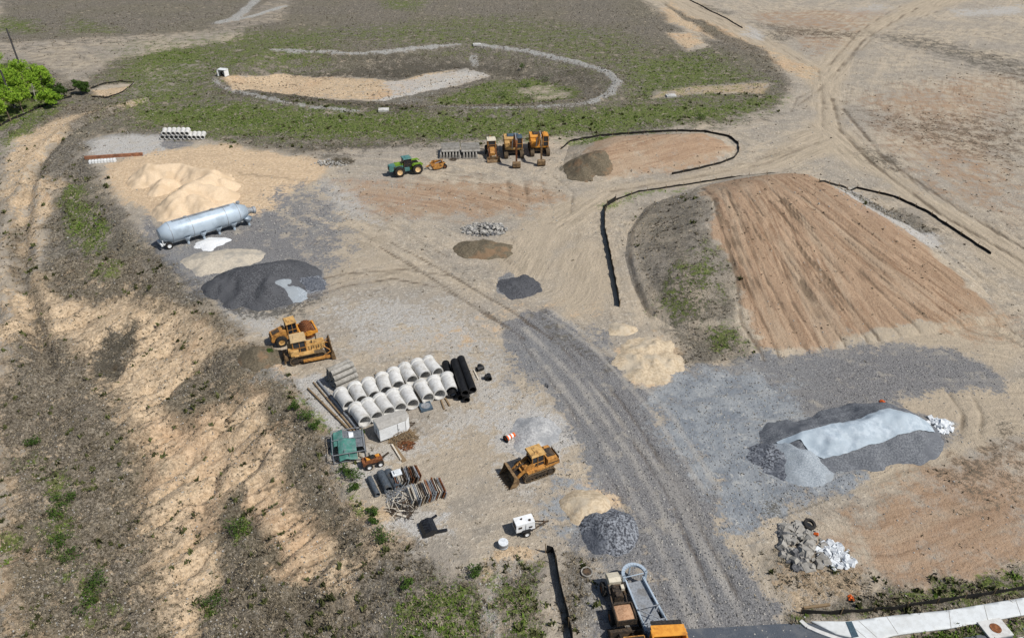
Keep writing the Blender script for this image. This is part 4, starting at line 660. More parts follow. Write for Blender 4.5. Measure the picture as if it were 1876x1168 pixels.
def bare_tree(label, px, py, h, seed, mat='pale_bark'):
    rng = random.Random(seed); c = at(px, py); r = root('bare_tree', label, 'tree', c); t = MB(); top = Vector((.5, 0, h)); t.rod((0, 0, -.2), top, .14, .04, 7)
    b = MB()
    for k in range(12): f = rng.uniform(.35, .95); a = rng.uniform(0, 6.28); p0 = top*f; L = h*.3*(1.2-f); b.rod(p0, p0+Vector((math.cos(a)*L, math.sin(a)*L, L*.7)), .035, .01, 5)
    t.build('trunk', mat, r); b.build('branch', mat, r)
bare_tree('pale bare trunk at the right edge of the bright grove', 66, 186, 4, 3); bare_tree('dark leaning dead trunk behind the bright grove', 25, 147, 5.5, 5, 'old_pole')
def shrub(label, px, py, w, h, leaf='leaf_dark', seed=0, group=None):
    rng = np.random.default_rng(seed+100); c = at(px, py); r = root('shrub', label, 'shrub', c, 0, group); t = MB(); V = []
    for k in range(9):
        a = rng.uniform(0, 6.28); q = rng.uniform(.1, .85)*w/2; e = Vector((math.cos(a)*q, math.sin(a)*q, h*rng.uniform(.35, .8))); t.rod((0, 0, -.1), e, .02, .008, 4, False); s = w*rng.uniform(.14, .26); V.append(leaf_clump(rng, 60, .075, (s, s, s*.7), e))
    t.build('stem', 'bark', r); link('foliage', leaf_mesh('foliage', np.concatenate(V)), leaf, r)
SH = [(540, 748, 1.6, .9, 'green shrub at the yard edge beside the long poles, upper one'), (560, 766, 1.9, 1.1, 'green shrub at the yard edge beside the long poles, middle one'), (578, 785, 1.5, .9, 'green shrub above the green covered frame'), (645, 880, 2.4, 1.3, 'largest green shrub left of the corrugated pipes'), (636, 866, 1.5, .9, 'green shrub just under the green covered frame'), (650, 895, 1.4, .8, 'green shrub lowest of those left of the corrugated pipes'), (664, 796, 1.0, .7, 'small green shrub between the white box trailer and green covered frame'), (705, 988, 2.4, 1.0, 'lone round green shrub left of the pale stone spread'), (683, 940, 1.3, .7, 'small shrub left of the scrap stacks'), (686, 955, 1.0, .6, 'tiny shrub just below left of the scrap stacks'), (744, 1072, 1.3, .8, 'dark round shrub alone on the pale slope at the bottom'), (873, 1052, 1.5, .9, 'green shrub at the top of the green bottom slope'), (492, 648, 1.2, .6, 'small green weed clump between the olive heap and yellow machines'),
      (436, 973, 3.0, .9, 'green bush by the dark crack on the bare bank'), (391, 1105, 2.6, 1.0, 'green bush at the bottom left below the dark crack'), (118, 915, 2.6, 1.0, 'uppermost green bush of the lower left strip'), (108, 945, 2.2, .9, 'second green bush down the lower left strip'), (112, 1000, 2.4, 1.0, 'middle green bush of the lower left strip'), (140, 1018, 2.6, 1.0, 'green bush at the bend of the lower left strip'), (182, 1068, 2.6, 1.0, 'green bush below the bend of the lower left strip'), (165, 1108, 2.4, .9, 'lowest green bush of the lower left strip'), (62, 812, 2.0, .8, 'small green bush high on the left slope'), (700, 858, 0, 0, ''),
      (1000, 150, 4.2, 2.0, 'dark round bush inside the dry pond'), (960, 160, 3.0, 1.4, 'bright bush left of the dark round bush in the pond'), (922, 178, 3.6, 1.6, 'green bush at the lower rim of the pond'), (975, 182, 4.0, 1.5, 'wide green bush at the lower right rim of the pond'), (1282, 218, 3.0, 1.0, 'dark green bush on the strip above the right field'), (955, 128, 2.0, 1.8, 'thin upright bush at the back of the pond')]
for i, (a, b, w, h, l) in enumerate(SH):
    if w: shrub(l, a, b, w, h, 'leaf_dark', i)
def scatter(name, label, n, box_, dens, hh, ww, mat, seed, blades=5, lean=.5):
    """loose tufts, density from the surface map"""
    rng = np.random.default_rng(seed); m = n*6; y = box_[2]+(box_[3]-box_[2])*rng.uniform(0, 1, m)**1.7; x = rng.uniform(-1, 1, m)*(y*.75+22)+0.0
    k = (x > box_[0]) & (x < box_[1]); x = x[k]; y = y[k]; L = layers(x, y); p = dens(L, x, y); k = rng.uniform(0, 1, len(x)) < p; x = x[k][:n]; y = y[k][:n]
    z = HT(x, y)+rough_relief(x, y, {q: v[k][:n] for q, v in L.items()})-.03; N_ = len(x); sc = rng.uniform(.5, 1.25, N_)*np.where(y > 90, 1.25, 1.0)
    V = np.zeros((N_, blades, 3, 3))
    for b in range(blades):
        a = rng.uniform(0, 6.28, N_); l = rng.uniform(.1, 1, N_)*lean; h = hh*sc*rng.uniform(.5, 1, N_); w = ww*sc; ox = rng.normal(0, .35, N_)*ww*sc*2; oy = rng.normal(0, .35, N_)*ww*sc*2
        V[:, b, 0] = np.stack([x+ox-np.sin(a)*w, y+oy+np.cos(a)*w, z], 1); V[:, b, 1] = np.stack([x+ox+np.sin(a)*w, y+oy-np.cos(a)*w, z], 1); V[:, b, 2] = np.stack([x+ox+np.cos(a)*l*h, y+oy+np.sin(a)*l*h, z+h], 1)
    V = V.reshape(-1, 3); o = link(name, np_mesh(name, V, np.arange(len(V)).reshape(-1, 3)), mat); return tag(o, label, name.replace('_', ' '), kind='stuff')
cl = lambda v: np.clip(v, 0, 1)
fade = lambda y: sst(320, 190, y)
offp = lambda x, y: sst(.3, -.1, poly_sd(x, y, PAVEP))*sst(.3, -.1, poly_sd(x, y, ROADP))
scatter('dry_growth', 'grey-brown dead weeds covering the bank and fields', 34000, (-230, 130, 30, 320), lambda L, x, y: offp(x, y)*fade(y)*cl(L['veg']*1.1-.25)*sst(.40, .66, fbm(x*.5, y*.5, 61))*(1-.6*sst(.4, .8, L['green'])), .26, .075, 'twig', 1, 5, 1.2)
scatter('straw_litter', 'pale straw-coloured dead stems on the bank', 34000, (-200, 130, 30, 220), lambda L, x, y: offp(x, y)*fade(y)*cl(L['veg']*.9+.2*L['bare']), .20, .035, 'straw', 2, 4, 1.6)
scatter('green_growth', 'low green weeds in patches over the ground', 34000, (-230, 130, 30, 300), lambda L, x, y: offp(x, y)*fade(y)*cl(L['green']*1.5-.5)*sst(.36, .60, fbm(x*.4, y*.4, 62)), .24, .10, 'grass_green', 3, 5, 1.0)
scatter('sparse_weeds', 'scattered dark weed tufts on the bare soil', 14000, (-160, 160, 30, 230), lambda L, x, y: offp(x, y)*cl(.9*L['bare']+.08+.9*L['dark']+.08*L['brown'])*(1-L['track'])*(1-L['gravel'])*(1-L['sand'])*sst(.42, .62, fbm(x*.35, y*.35, 63)), .17, .10, 'twig', 4, 5, 1.0)
scatter('olive_scrub', 'low dark olive scrub dotted over the bank', 5200, (-150, 60, 30, 170), lambda L, x, y: offp(x, y)*cl(.55*L['veg']*sst(.45, .6, fbm(x*.22, y*.22, 66))+.10*L['bare'])*sst(.48, .6, fbm(x*.8, y*.8, 67)), .42, .17, 'olive_leaf', 7, 9, 1.0)
def stones(name, label, n, dens, size, mat, seed, y0=30, y1=150):
    rng = np.random.default_rng(seed); m = n*8; y = y0+(y1-y0)*rng.uniform(0, 1, m)**1.6; x = rng.uniform(-1, 1, m)*(y*.75+20); L = layers(x, y); p = dens(L, x, y); k = rng.uniform(0, 1, m) < p; x = x[k][:n]; y = y[k][:n]; N_ = len(x)
    z = HT(x, y)+rough_relief(x, y, {q: v[k][:n] for q, v in L.items()}); s = size*rng.uniform(.5, 1.6, N_)**1.3*np.where(y > 100, 1.6, 1)
    O = np.array([(1, 0, 0), (0, 1, 0), (-1, 0, 0), (0, -1, 0), (0, 0, .8), (0, 0, -.8)], float); V = O[None]*s[:, None, None]*rng.uniform(.6, 1.3, (N_, 6, 1)); a = rng.uniform(0, 6.28, N_); ca, sa = np.cos(a)[:, None], np.sin(a)[:, None]
    V = np.stack([V[..., 0]*ca-V[..., 1]*sa+x[:, None], V[..., 0]*sa+V[..., 1]*ca+y[:, None], V[..., 2]+z[:, None]], -1)
    T = np.array([(0, 1, 4), (1, 2, 4), (2, 3, 4), (3, 0, 4), (1, 0, 5), (2, 1, 5), (3, 2, 5), (0, 3, 5)]); F = (T[None]+np.arange(N_)[:, None, None]*6).reshape(-1, 3)
    return tag(link(name, np_mesh(name, V.reshape(-1, 3), F), mat), label, name.replace('_', ' '), kind='stuff')
stones('loose_stones', 'pale loose stones over gravel and yard edges', 14000, lambda L, x, y: cl(.9*L['stone']+.35*L['gravel']+.5*L['dust']+.03+.15*L['bare']), .075, 'rock', 5, 30, 190)
stones('dark_stones', 'dark crushed stones over the haul road edges', 9000, lambda L, x, y: cl(.8*L['gravel']*(1-.5*L['track'])), .06, 'rock_dark', 6, 30, 110)
# ---------------------------------------------------------------- machines (local: +X forward, Z up, metres)
def cab(parent, c, d, roof='cab_tan', body='dark_glass', post='plant_yellow', over=.12, taper=.92, base=None):
    x, y, z = c; L, W, H = d; m = MB(); m.box((x, y, z+H/2), (L*.94, W*.94, H), top=(taper, taper)); o = m.build('cab', body, parent)
    f = MB()
    for sx in (-1, 1):
        for sy in (-1, 1): f.beam((x+sx*L/2, y+sy*W/2, z), (x+sx*L/2*taper, y+sy*W/2*taper, z+H), .09)
    for sx in (-1, 1): f.beam((x+sx*L/2*.97, y-W/2, z+H*.42), (x+sx*L/2*.97, y+W/2, z+H*.42), .05); f.beam((x-L/2, y+sx*W/2*.97, z+H*.36), (x+L/2, y+sx*W/2*.97, z+H*.36), .05); f.beam((x+.05, y+sx*W/2*.98, z), (x+.05, y+sx*W/2*.94, z+H), .05)
    f.build('cab_frame', post, o)
    r = MB(); r.box((x, y, z+H+.07), (L+over, W+over, .16), top=(.92, .92)); r.box((x-.1, y, z+H+.18), (L*.55, W*.6, .08), top=(.9, .9)); r.build('roof', roof, o); return o
def grab(parent, pts, r=.025, mat='dark_steel', name='handrail'): return MB().tube(pts, r).build(name, mat, parent)
def bulldozer(label, loc, rz):
    r = root('bulldozer', label, 'bulldozer', loc, rz)
    for s in (-1, 1): track(r, s*1.05, 4.1, 1.15, .62)
    b = MB(); b.box((-.2, 0, .95), (3.4, 1.35, .7)); b.box((1.0, 0, 1.55), (2.0, 1.15, .75), top=(.98, .9)); b.box((1.0, 0, 1.96), (1.8, .8, .10)); b.prism([(1.98, 1.0), (2.12, 1.1), (2.12, 1.85), (1.98, 1.92)], -.55, .55)
    for s in (-1, 1): b.box((-.35, s*1.05, 1.30), (2.2, .66, .10)); b.box((-1.35, s*.95, 1.55), (1.0, .6, .55), top=(.95, .8))
    b.box((-1.75, 0, 1.5), (.55, 1.5, .8)); b.build('body', 'faded_yellow', r)
    g = MB()
    for k in range(6): g.box((.3+k*.28, .585, 1.55), (.05, .02, .5)); g.box((.3+k*.28, -.585, 1.55), (.05, .02, .5))
    for k in range(5): g.box((2.13, 0, 1.15+k*.15), (.02, 1.0, .05))
    g.rod((1.3, .28, 2.0), (1.3, .28, 2.65), .06); g.rod((.7, -.28, 2.0), (.7, -.28, 2.35), .08); g.build('grille', 'dark_steel', r)
    cab(r, (-.75, 0, 1.35), (1.5, 1.45, 1.55), 'cab_tan', over=.3)
    bl = MB(); bl.shell([(2.75, .12), (2.62, .35), (2.60, .65), (2.68, .95), (2.85, 1.25)], -1.75, 1.75, .07)
    for s in (-1, 1): bl.prism([(2.62, .1), (3.05, .1), (3.0, .5), (2.9, 1.25), (2.6, .8)], s*1.75-.04, s*1.75+.04)
    bl.box((2.80, 0, .1), (.30, 3.5, .05)); bo = bl.build('blade', 'worn_blade', r)
    a = MB()
    for s in (-1, 1): a.beam((-.6, s*1.46, .55), (2.6, s*1.46, .45), .22, .28); a.rod((1.7, s*.45, 1.6), (2.6, s*.8, .85), .07, n=8); a.beam((1.6, s*1.46, .6), (2.62, s*1.3, 1.05), .09)
    a.build('push_arm', 'plant_yellow', r)
    rp = MB(); rp.box((-2.35, 0, .85), (.3, 1.9, .35)); 
    for s in (-1, 0, 1): rp.beam((-2.45, s*.8, 1.1), (-2.6, s*.8, .25), .1, .2)
    for s in (-1, 1): rp.beam((-1.9, s*.5, .7), (-2.4, s*.5, .85), .16)
    rp.build('ripper', 'worn_blade', r)
    lp = MB()
    for s in (-1, 1): lp.box((.05, s*.62, 2.98), (.14, .18, .12))
    lp.build('work_light', 'dark_glass', r); return r
def roller(label, loc, rz):
    r = root('padfoot_roller', label, 'road roller', loc, rz); x = 1.75; R_ = .78
    d = MB(); d.lathe([(-1.05, .001), (-1.05, R_), (1.05, R_), (1.05, .001)], (x, 0, R_+.08), (0, 1, 0), 30)
    for j in range(9):
        for k in range(16): a = 2*math.pi*(k+.5*(j % 2))/16; d.box((x+(R_+.04)*math.cos(a), -.92+j*.23, R_+.08+(R_+.04)*math.sin(a)), (.12, .13, .12), ry=-a, top=(.7, .7))
    d.build('drum', 'rust', r)
    f = MB()
    for s in (-1, 1): f.box((x, s*1.22, 1.0), (2.1, .14, .38)); f.box((x, s*1.22, 1.0), (.7, .2, .6))
    f.box((x+1.02, 0, 1.0), (.2, 2.5, .42)); f.box((x-1.02, 0, 1.0), (.2, 2.5, .42)); f.build('drum_frame', 'orange_yellow', r)
    b = MB(); b.prism([(-2.9, .9), (-2.75, 1.55), (-1.3, 1.95), (-.9, 1.95), (-.9, .75), (-2.7, .7)], -.72, .72); b.box((-.3, 0, .95), (1.4, 1.5, .5)); b.box((-.2, 0, 1.25), (1.3, 1.5, .12)); b.build('body', 'plant_yellow', r)
    g = MB(); g.box((-2.1, 0, 1.80), (.9, .8, .04), ry=-.26); g.box((-2.86, 0, 1.2), (.06, 1.1, .45), ry=-.2); g.rod((-1.2, .4, 1.9), (-1.2, .4, 2.35), .05); g.build('grille', 'dark_steel', r)
    for s in (-1, 1): wheel(r, -1.75, s*.95, .72, .5, 'faded_yellow')
    cab(r, (-.15, 0, 1.3), (1.2, 1.4, 1.5), 'faded_yellow', over=.2); return r
def crawler_loader(label, loc, rz):
    r = root('crawler_loader', label, 'crawler loader', loc, rz)
    for s in (-1, 1): track(r, s*.98, 3.5, .95, .5)
    b = MB(); b.box((-.3, 0, .95), (3.4, 1.35, .75)); b.prism([(-2.35, 1.1), (-2.35, 1.55), (-2.1, 1.95), (-1.0, 2.05), (-.9, 1.3), (-.9, 1.05)], -1.05, 1.05); b.prism([(-.9, 1.05), (-.9, 1.3), (.7, 1.22), (1.3, 1.12), (1.3, 1.0)], -1.08, 1.08); b.box((1.15, 0, 1.25), (.7, 1.2, .5)); b.build('body', 'plant_yellow', r)
    g = MB(); g.box((-1.6, 0, 2.03), (.9, 1.2, .06)); g.box((-2.38, 0, 1.55), (.05, 1.6, .5)); g.rod((-1.2, -.5, 2.0), (-1.2, -.5, 2.5), .07)
    for s in (-1, 1): g.box((-1.55, s*1.065, 1.55), (1.1, .02, .14))
    g.build('grille', 'dark_steel', r)
    cab(r, (-.05, 0, 1.25), (1.45, 1.35, 1.55), 'faded_yellow', over=.25, taper=.85)
    a = MB()
    for s in (-1, 1): a.prism([(.3, 1.75), (.75, 1.9), (2.1, 1.0), (2.55, .55), (2.35, .4), (1.5, 1.1), (.4, 1.45)], s*.62-.08, s*.62+.08); a.rod((.8, s*.45, 1.1), (1.7, s*.55, 1.15), .07); 
    a.beam((1.75, -.62, 1.15), (1.75, .62, 1.15), .16); a.build('lift_arm', 'plant_yellow', r)
    t = MB(); t.rod((.9, 0, 1.75), (1.8, 0, 1.6), .07); t.beam((1.7, 0, 1.65), (2.45, 0, 1.15), .14, .2); t.build('tilt_link', 'dark_steel', r)
    k = MB(); k.shell([(3.5, .06), (2.75, .06), (2.42, .35), (2.42, .85), (2.62, 1.25), (2.95, 1.4)], -1.22, 1.22, .05)
    for s in (-1, 1): k.prism([(3.5, .06), (2.75, .06), (2.42, .35), (2.42, .85), (2.62, 1.25), (2.95, 1.4), (3.05, .9)], s*1.22-.03, s*1.22+.03)
    ko = k.build('bucket', 'worn_blade', r); te = MB()
    for q in range(8): te.box((3.6, -1.12+q*.32, .08), (.28, .09, .08), top=(.5, .8))
    te.build('teeth', 'dark_steel', ko); return r
def excavator(label, loc, rz, body='plant_yellow', deck='plant_yellow', stick_down=True, boom_y=.25):
    r = root('excavator', label, 'excavator', loc, rz)
    for s in (-1, 1): track(r, s*1.25, 4.3, .95, .6)
    MB().box((0, 0, .72), (1.8, 2.2, .42)).rod((0, 0, .85), (0, 0, 1.12), .7, n=18).build('undercarriage', 'dark_steel', r)
    b = MB(); b.box((-.7, 0, 1.3), (3.6, 2.7, .35)); b.prism([(-2.6, 1.45), (-2.75, 1.6), (-2.75, 2.3), (-2.55, 2.45), (-1.0, 2.45), (-.8, 2.2), (-.8, 1.45)], -1.33, 1.33); b.box((.35, -.95, 1.75), (1.3, .75, .75)); b.box((.5, .15, 1.85), (.9, .7, .9)); b.build('house', body, r)
    d = MB(); d.box((-1.75, .1, 2.49), (1.3, 1.9, .07)); d.rod((-1.3, -.8, 2.4), (-1.3, -.8, 2.85), .07); d.box((-1.0, .9, 2.50), (.4, .5, .06))
    for k in range(4): d.box((-1.7+k*.3, -1.34, 1.95), (.06, .02, .6))
    d.build('engine_cover', deck if deck != body else 'dark_steel', r)
    cab(r, (.45, .92, 1.45), (1.55, .85, 1.55), 'blue_grey' if deck == 'blue_grey' else body, over=.05)
    bm = MB(); y0, y1 = boom_y-.38, boom_y-.08; P = [(.75, 1.85), (2.3, 4.05), (3.1, 4.35), (5.35, 3.55), (5.45, 3.3), (3.0, 3.75), (2.65, 3.6), (1.1, 1.55)]; bm.prism(P, y0, y1); bm.build('boom', 'rust' if body == 'faded_yellow' else 'plant_yellow', r)
    h = MB()
    for s in (-.32, .32): h.rod((1.4, (y0+y1)/2+s, 1.5), (2.6, (y0+y1)/2+s, 3.3), .08)
    h.rod((2.9, (y0+y1)/2, 4.5), (4.9, (y0+y1)/2, 4.15), .08); h.build('hydraulic_ram', 'galvanised', r)
    st = MB(); st.prism([(5.0, 4.15), (5.35, 4.2), (5.75, 3.4), (5.65, .95), (5.42, .92), (5.15, 3.2)], y0+.03, y1-.03); so_ = st.build('stick', 'rust' if body == 'faded_yellow' else 'worn_blade', r); MB().rod((5.0, (y0+y1)/2, 3.9), (5.1, (y0+y1)/2, 1.6), .06).build('bucket_ram', 'galvanised', so_)
    k = MB(); w = .58; yc = (y0+y1)/2; k.shell([(5.15, .25), (5.35, .02), (5.85, .0), (6.15, .3), (6.1, .8), (5.75, 1.05)], yc-w, yc+w, .05)
    for s in (-1, 1): k.prism([(5.15, .25), (5.35, .02), (5.85, .0), (6.15, .3), (6.1, .8), (5.75, 1.05)], yc+s*w-.03, yc+s*w+.03)
    ko = k.build('bucket', 'worn_blade', r); te = MB()
    for q in range(5): te.box((5.1, yc-.48+q*.24, .34), (.1, .09, .25))
    te.build('teeth', 'dark_steel', ko); return r
def backhoe(label, loc, rz):
    r = root('backhoe_loader', label, 'backhoe loader', loc, rz)
    for s in (-1, 1): wheel(r, -1.0, s*.85, .72, .42, 'cab_white'); wheel(r, 1.1, s*.8, .48, .3, 'cab_white')
    b = MB(); b.prism([(.1, .7), (.1, 1.55), (1.5, 1.4), (1.75, 1.1), (1.75, .65)], -.42, .42); b.box((-.6, 0, .85), (1.8, 1.0, .4)); b.box((-.7, 0, 1.2), (1.3, 1.5, .3)); b.build('body', 'plant_yellow', r); cab(r, (-.55, 0, 1.3), (1.4, 1.35, 1.35), 'cab_white', over=.2)
    a = MB()
    for s in (-1, 1): a.beam((.2, s*.6, 1.4), (1.9, s*.6, .9), .12, .2); a.beam((1.9, s*.6, .9), (2.5, s*.6, .4), .12, .18); a.rod((.9, s*.6, .7), (1.9, s*.6, .95), .05)
    a.build('lift_arm', 'rust', r); k = MB(); k.shell([(3.15, .05), (2.7, .05), (2.45, .3), (2.5, .75)], -1.05, 1.05, .04)
    for s in (-1, 1): k.prism([(3.15, .05), (2.7, .05), (2.45, .3), (2.5, .75)], s*1.05-.02, s*1.05+.02)
    k.build('bucket', 'worn_blade', r); h = MB(); h.box((-1.75, 0, .9), (.3, 1.3, .5)); h.prism([(-1.9, .9), (-2.3, 2.6), (-2.1, 2.7), (-1.7, 1.0)], -.1, .1); h.prism([(-2.25, 2.6), (-2.7, 1.3), (-2.55, 1.25), (-2.1, 2.5)], -.09, .09); h.build('backhoe_boom', 'plant_yellow', r); return r
def tractor(label, loc, rz):
    r = root('articulated_tractor', label, 'tractor', loc, rz)
    for x in (1.65, -1.65):
        for s in (-1, 1): wheel(r, x, s*1.05, .92, .62, 'rim_cream', n=20)
    b = MB(); b.prism([(.75, 1.0), (.75, 2.15), (2.2, 2.1), (2.2, 1.0)], -.55, .55); b.box((-.2, 0, 1.05), (1.6, .9, .55)); b.box((-1.8, 0, 1.1), (1.9, .9, .5))
    for s in (-1, 1): b.prism([(-2.7, 1.75), (-2.4, 2.02), (-1.0, 2.02), (-.7, 1.75), (-.8, 1.7), (-1.1, 1.92), (-2.3, 1.92), (-2.6, 1.68)], s*1.05-.33, s*1.05+.33)
    b.build('body', 'tractor_green', r); n = MB(); n.prism([(2.2, .95), (2.2, 2.1), (3.15, 2.0), (3.3, 1.85), (3.3, 1.0)], -.56, .56)
    for s in (-1, 1): n.box((1.5, s*.58, 1.5), (1.4, .06, .7)); n.box((.2, s*.75, 1.1), (.9, .35, .6))
    n.build('nose', 'tractor_teal', r); g = MB(); g.box((3.31, 0, 1.5), (.03, .8, .55))
    for s in (-1, 1): g.box((2.3, s*.585, 1.5), (.35, .03, .45))
    g.rod((1.0, .62, 2.1), (1.0, .62, 2.9), .07); g.rod((-.35, .6, 1.4), (-.35, .6, 3.1), .03); g.build('grille', 'dark_steel', r)
    cab(r, (-.05, 0, 1.4), (1.4, 1.4, 1.5), 'tractor_teal', post='dark_steel', over=.25); return r
bulldozer('faded yellow bulldozer with curved brown blade and tan cab roof, nearest of the parked pair', mid_at((533, 660), (594, 646)), heading((537, 664), (602, 650)))
roller('yellow padfoot roller with studded rusty drum, parked behind the bulldozer', mid_at((512, 626), (566, 614)), heading((512, 632), (566, 617)))
crawler_loader('yellow crawler loader with open bucket standing alone by the haul road', mid_at((948, 873), (1010, 852)), heading((1012, 850), (930, 880)))
excavator('rust-boomed excavator with dark cab roof, bucket resting towards the viewer', at(940, 282), heading((938, 280), (945, 310)), 'faded_yellow', 'blue_grey')
excavator('bright orange-yellow excavator with arched boom, rightmost of the parked row', at(987, 278), heading((986, 275), (996, 305)), 'orange_yellow', 'orange_yellow', boom_y=-.1)
backhoe('narrow yellow backhoe loader with white cab roof, left of the excavators', at(901, 285), heading((900, 278), (904, 292)))
tractor('green articulated tractor with teal nose and cream rims, towing nothing in the upper yard', mid_at((729, 320), (763, 315)), heading((763, 316), (728, 322)))
for o_ in COL.objects:
    if o_.name == 'crawler_loader': o_.scale = (.93,)*3
    if o_.name in ('excavator', 'excavator.001'): o_.scale = (1.18,)*3
    if o_.name == 'backhoe_loader': o_.scale = (1.12,)*3
    if o_.name == 'padfoot_roller': o_.scale = (.95,)*3
# towed yellow implement
im = root('towed_scraper', 'small rusty yellow towed scraper just right of the green tractor', 'scraper', mid_at((782, 310), (816, 306)), heading((816, 307), (778, 312)))
m = MB(); m.beam((1.9, 0, .5), (.9, .45, .7), .12); m.beam((1.9, 0, .5), (.9, -.45, .7), .12); m.beam((.9, -.9, .8), (.9, .9, .8), .16); m.build('drawbar', 'plant_yellow', im)
m = MB(); m.shell([(.6, .25), (-.2, .2), (-1.0, .5), (-1.2, 1.1)], -.95, .95, .05)
for s in (-1, 1): m.prism([(.9, .6), (.6, .25), (-.2, .2), (-1.0, .5), (-1.2, 1.1), (.5, 1.2)], s*.95-.04, s*.95+.04); m.beam((.9, s*.9, .8), (-1.6, s*.8, 1.2), .1)
m.beam((-1.2, -.95, 1.15), (-1.2, .95, 1.15), .12); m.build('bowl', 'plant_yellow', im)
for s in (-1, 1): wheel(im, -1.45, s*.7, .42, .26, 'rust')
MB().rod((.2, 0, .9), (-1.0, 0, 1.2), .07).build('hydraulic_ram', 'galvanised', im)
# small rusty trencher
tr = root('trencher', 'small rusty orange trencher with white-rimmed wheels beside the green covered frame', 'trencher', at(685, 850), heading((676, 850), (700, 843)))
for x in (.55, -.55):
    for s in (-1, 1): wheel(tr, x, s*.55, .34, .22, 'white_paint')
MB().box((-.3, 0, .75), (1.0, .7, .5), top=(.9, .85)).box((.5, 0, .6), (.7, .6, .35)).box((-.95, 0, .65), (.3, .9, .4)).build('body', 'rust', tr); MB().box((-.1, 0, 1.05), (.45, .5, .12)).box((-.3, 0, 1.25), (.1, .5, .4)).rod((.3, 0, .8), (.15, 0, 1.25), .03).build('seat', 'black_rubber', tr)
MB().beam((.9, 0, .6), (1.6, .1, .9), .14).beam((.85, -.5, .4), (.85, .5, .4), .12).rod((-1.0, .2, .9), (-1.3, .3, 1.4), .04).build('digging_chain', 'dark_steel', tr)
MB().box((.45, .2, .85), (.4, .25, .18)).box((-.5, -.15, 1.05), (.35, .3, .12)).build('engine_panel', 'orange_yellow', tr)
# generator trailer
gt = root('generator_trailer', 'small white generator trailer with tow bar, above the white round drum', 'generator trailer', mid_at((948, 975), (975, 968)), heading((945, 974), (990, 962)))
MB().box((-.1, 0, 1.05), (1.75, 1.05, .85), top=(.97, .9)).build('housing', 'white_paint', gt); g = MB()
for s in (-1, 1): g.box((-.1, s*.535, 1.05), (.02, .02, .7)); g.box((.35, s*.53, .95), (.3, .02, .18)); g.box((-.6, s*.53, 1.15), (.3, .02, .22))
g.rod((-.3, .1, 1.5), (-.3, .1, 1.6), .08); g.rod((.35, -.2, 1.48), (.35, -.2, 1.54), .12); g.box((-.985, 0, 1.05), (.02, .7, .5)); g.build('hatch', 'dark_steel', gt)
MB().box((0, 0, .55), (1.9, 1.0, .12)).beam((.9, .4, .5), (2.0, 0, .45), .09).beam((.9, -.4, .5), (2.0, 0, .45), .09).rod((1.75, 0, 0), (1.75, 0, .8), .04).box((2.1, 0, .45), (.3, .12, .1)).build('chassis', 'dark_steel', gt)
for s in (-1, 1): wheel(gt, -.05, s*.68, .34, .2, 'white_paint'); MB().shell([(-.5, .6), (-.4, .76), (.3, .76), (.4, .6)], s*.68-.13, s*.68+.13, .03).build('mudguard', 'black_plastic', gt)
# black bucket attachment
ba = root('loader_bucket', 'detached black loader bucket with two arms lying on pale stone', 'bucket', at(786, 970), heading((776, 972), (806, 962)))
k = MB(); k.shell([(.6, .5), (.1, .75), (-.5, .6), (-.75, .2), (-.6, .04)], -.75, .75, .05)
for s in (-1, 1): k.prism([(.6, .5), (.1, .75), (-.5, .6), (-.75, .2), (-.6, .04), (.2, .04)], s*.75-.03, s*.75+.03)
for q in (-.45, -.15, .15, .45): k.box((-.2, q, .72), (.7, .06, .05), ry=.1)
k.build('shell', 'bucket_black', ba); MB().box((.95, -.7, .2), (1.0, .25, .14), rz=-.2).box((.4, .85, .25), (1.5, .2, .12), rz=.35).build('arm', 'bucket_black', ba)
# silver bulk silo lying on its wheels
sp0 = at(294, 432, 2.0); sp1 = at(452, 386, 2.0); si = root('bulk_silo_trailer', 'long silver bulk silo trailer lying in front of the sand pile', 'silo trailer', ((sp0.x+sp1.x)/2, (sp0.y+sp1.y)/2, hz((sp0.x+sp1.x)/2, (sp0.y+sp1.y)/2)), math.atan2(sp1.y-sp0.y, sp1.x-sp0.x)); L = (sp1-sp0).length
MB().lathe([(-L/2-.2, .001), (-L/2-.2, .9), (-L/2+1.3, 1.55), (L/2-1.6, 1.55), (L/2-.1, .8), (L/2, .001)], (0, 0, 2.15), (1, 0, 0), 32).build('tank', 'silver_paint', si, True)
q = MB()
for x in (-L/2+1.3, -L/6, L/6+.8, L/2-1.6): q.lathe([(-.03, 1.55), (-.03, 1.575), (.03, 1.575), (.03, 1.55)], (x, 0, 2.15), (1, 0, 0), 32)
q.beam((-L/2+2, 0, 3.74), (L/2-2.4, 0, 3.74), .5, .04); q.build('band', 'galvanised', si)
q = MB()
for k in range(3): q.rod((-L/2+4+k*4, 0, 3.6), (-L/2+4+k*4, 0, 3.86), .3, n=14)
q.build('hatch', 'galvanised', si)
for k in range(5):
    x = -L/2+3.3+k*2.35; MB().lathe([(0, .12), (.3, .16), (.9, .55), (1.2, .62)], (x, -.95, .15), (0, 0, 1), 14).rod((x, -.95, .0), (x, -.95, .3), .2, n=10).build('hopper', 'silver_paint', si)
q = MB()
for s in (-1, 1): q.beam((-L/2, s*.55, .75), (L/2-1, s*.55, .8), .16, .22)
for k in range(5): q.beam((-L/2+1+k*3, -.6, .75), (-L/2+1+k*3, .6, .75), .12)
q.box((-L/2-.35, 0, .9), (.25, 2.0, .3)); q.beam((-L/2-.1, .7, .8), (-L/2-.1, .7, 2.0), .1); q.beam((-L/2-.1, -.7, .8), (-L/2-.1, -.7, 2.0), .1); q.build('chassis', 'white_paint', si)
for x in (-L/2+.6,):
    for s in (-1, 1): wheel(si, x, s*.85, .52, .34, 'white_paint')
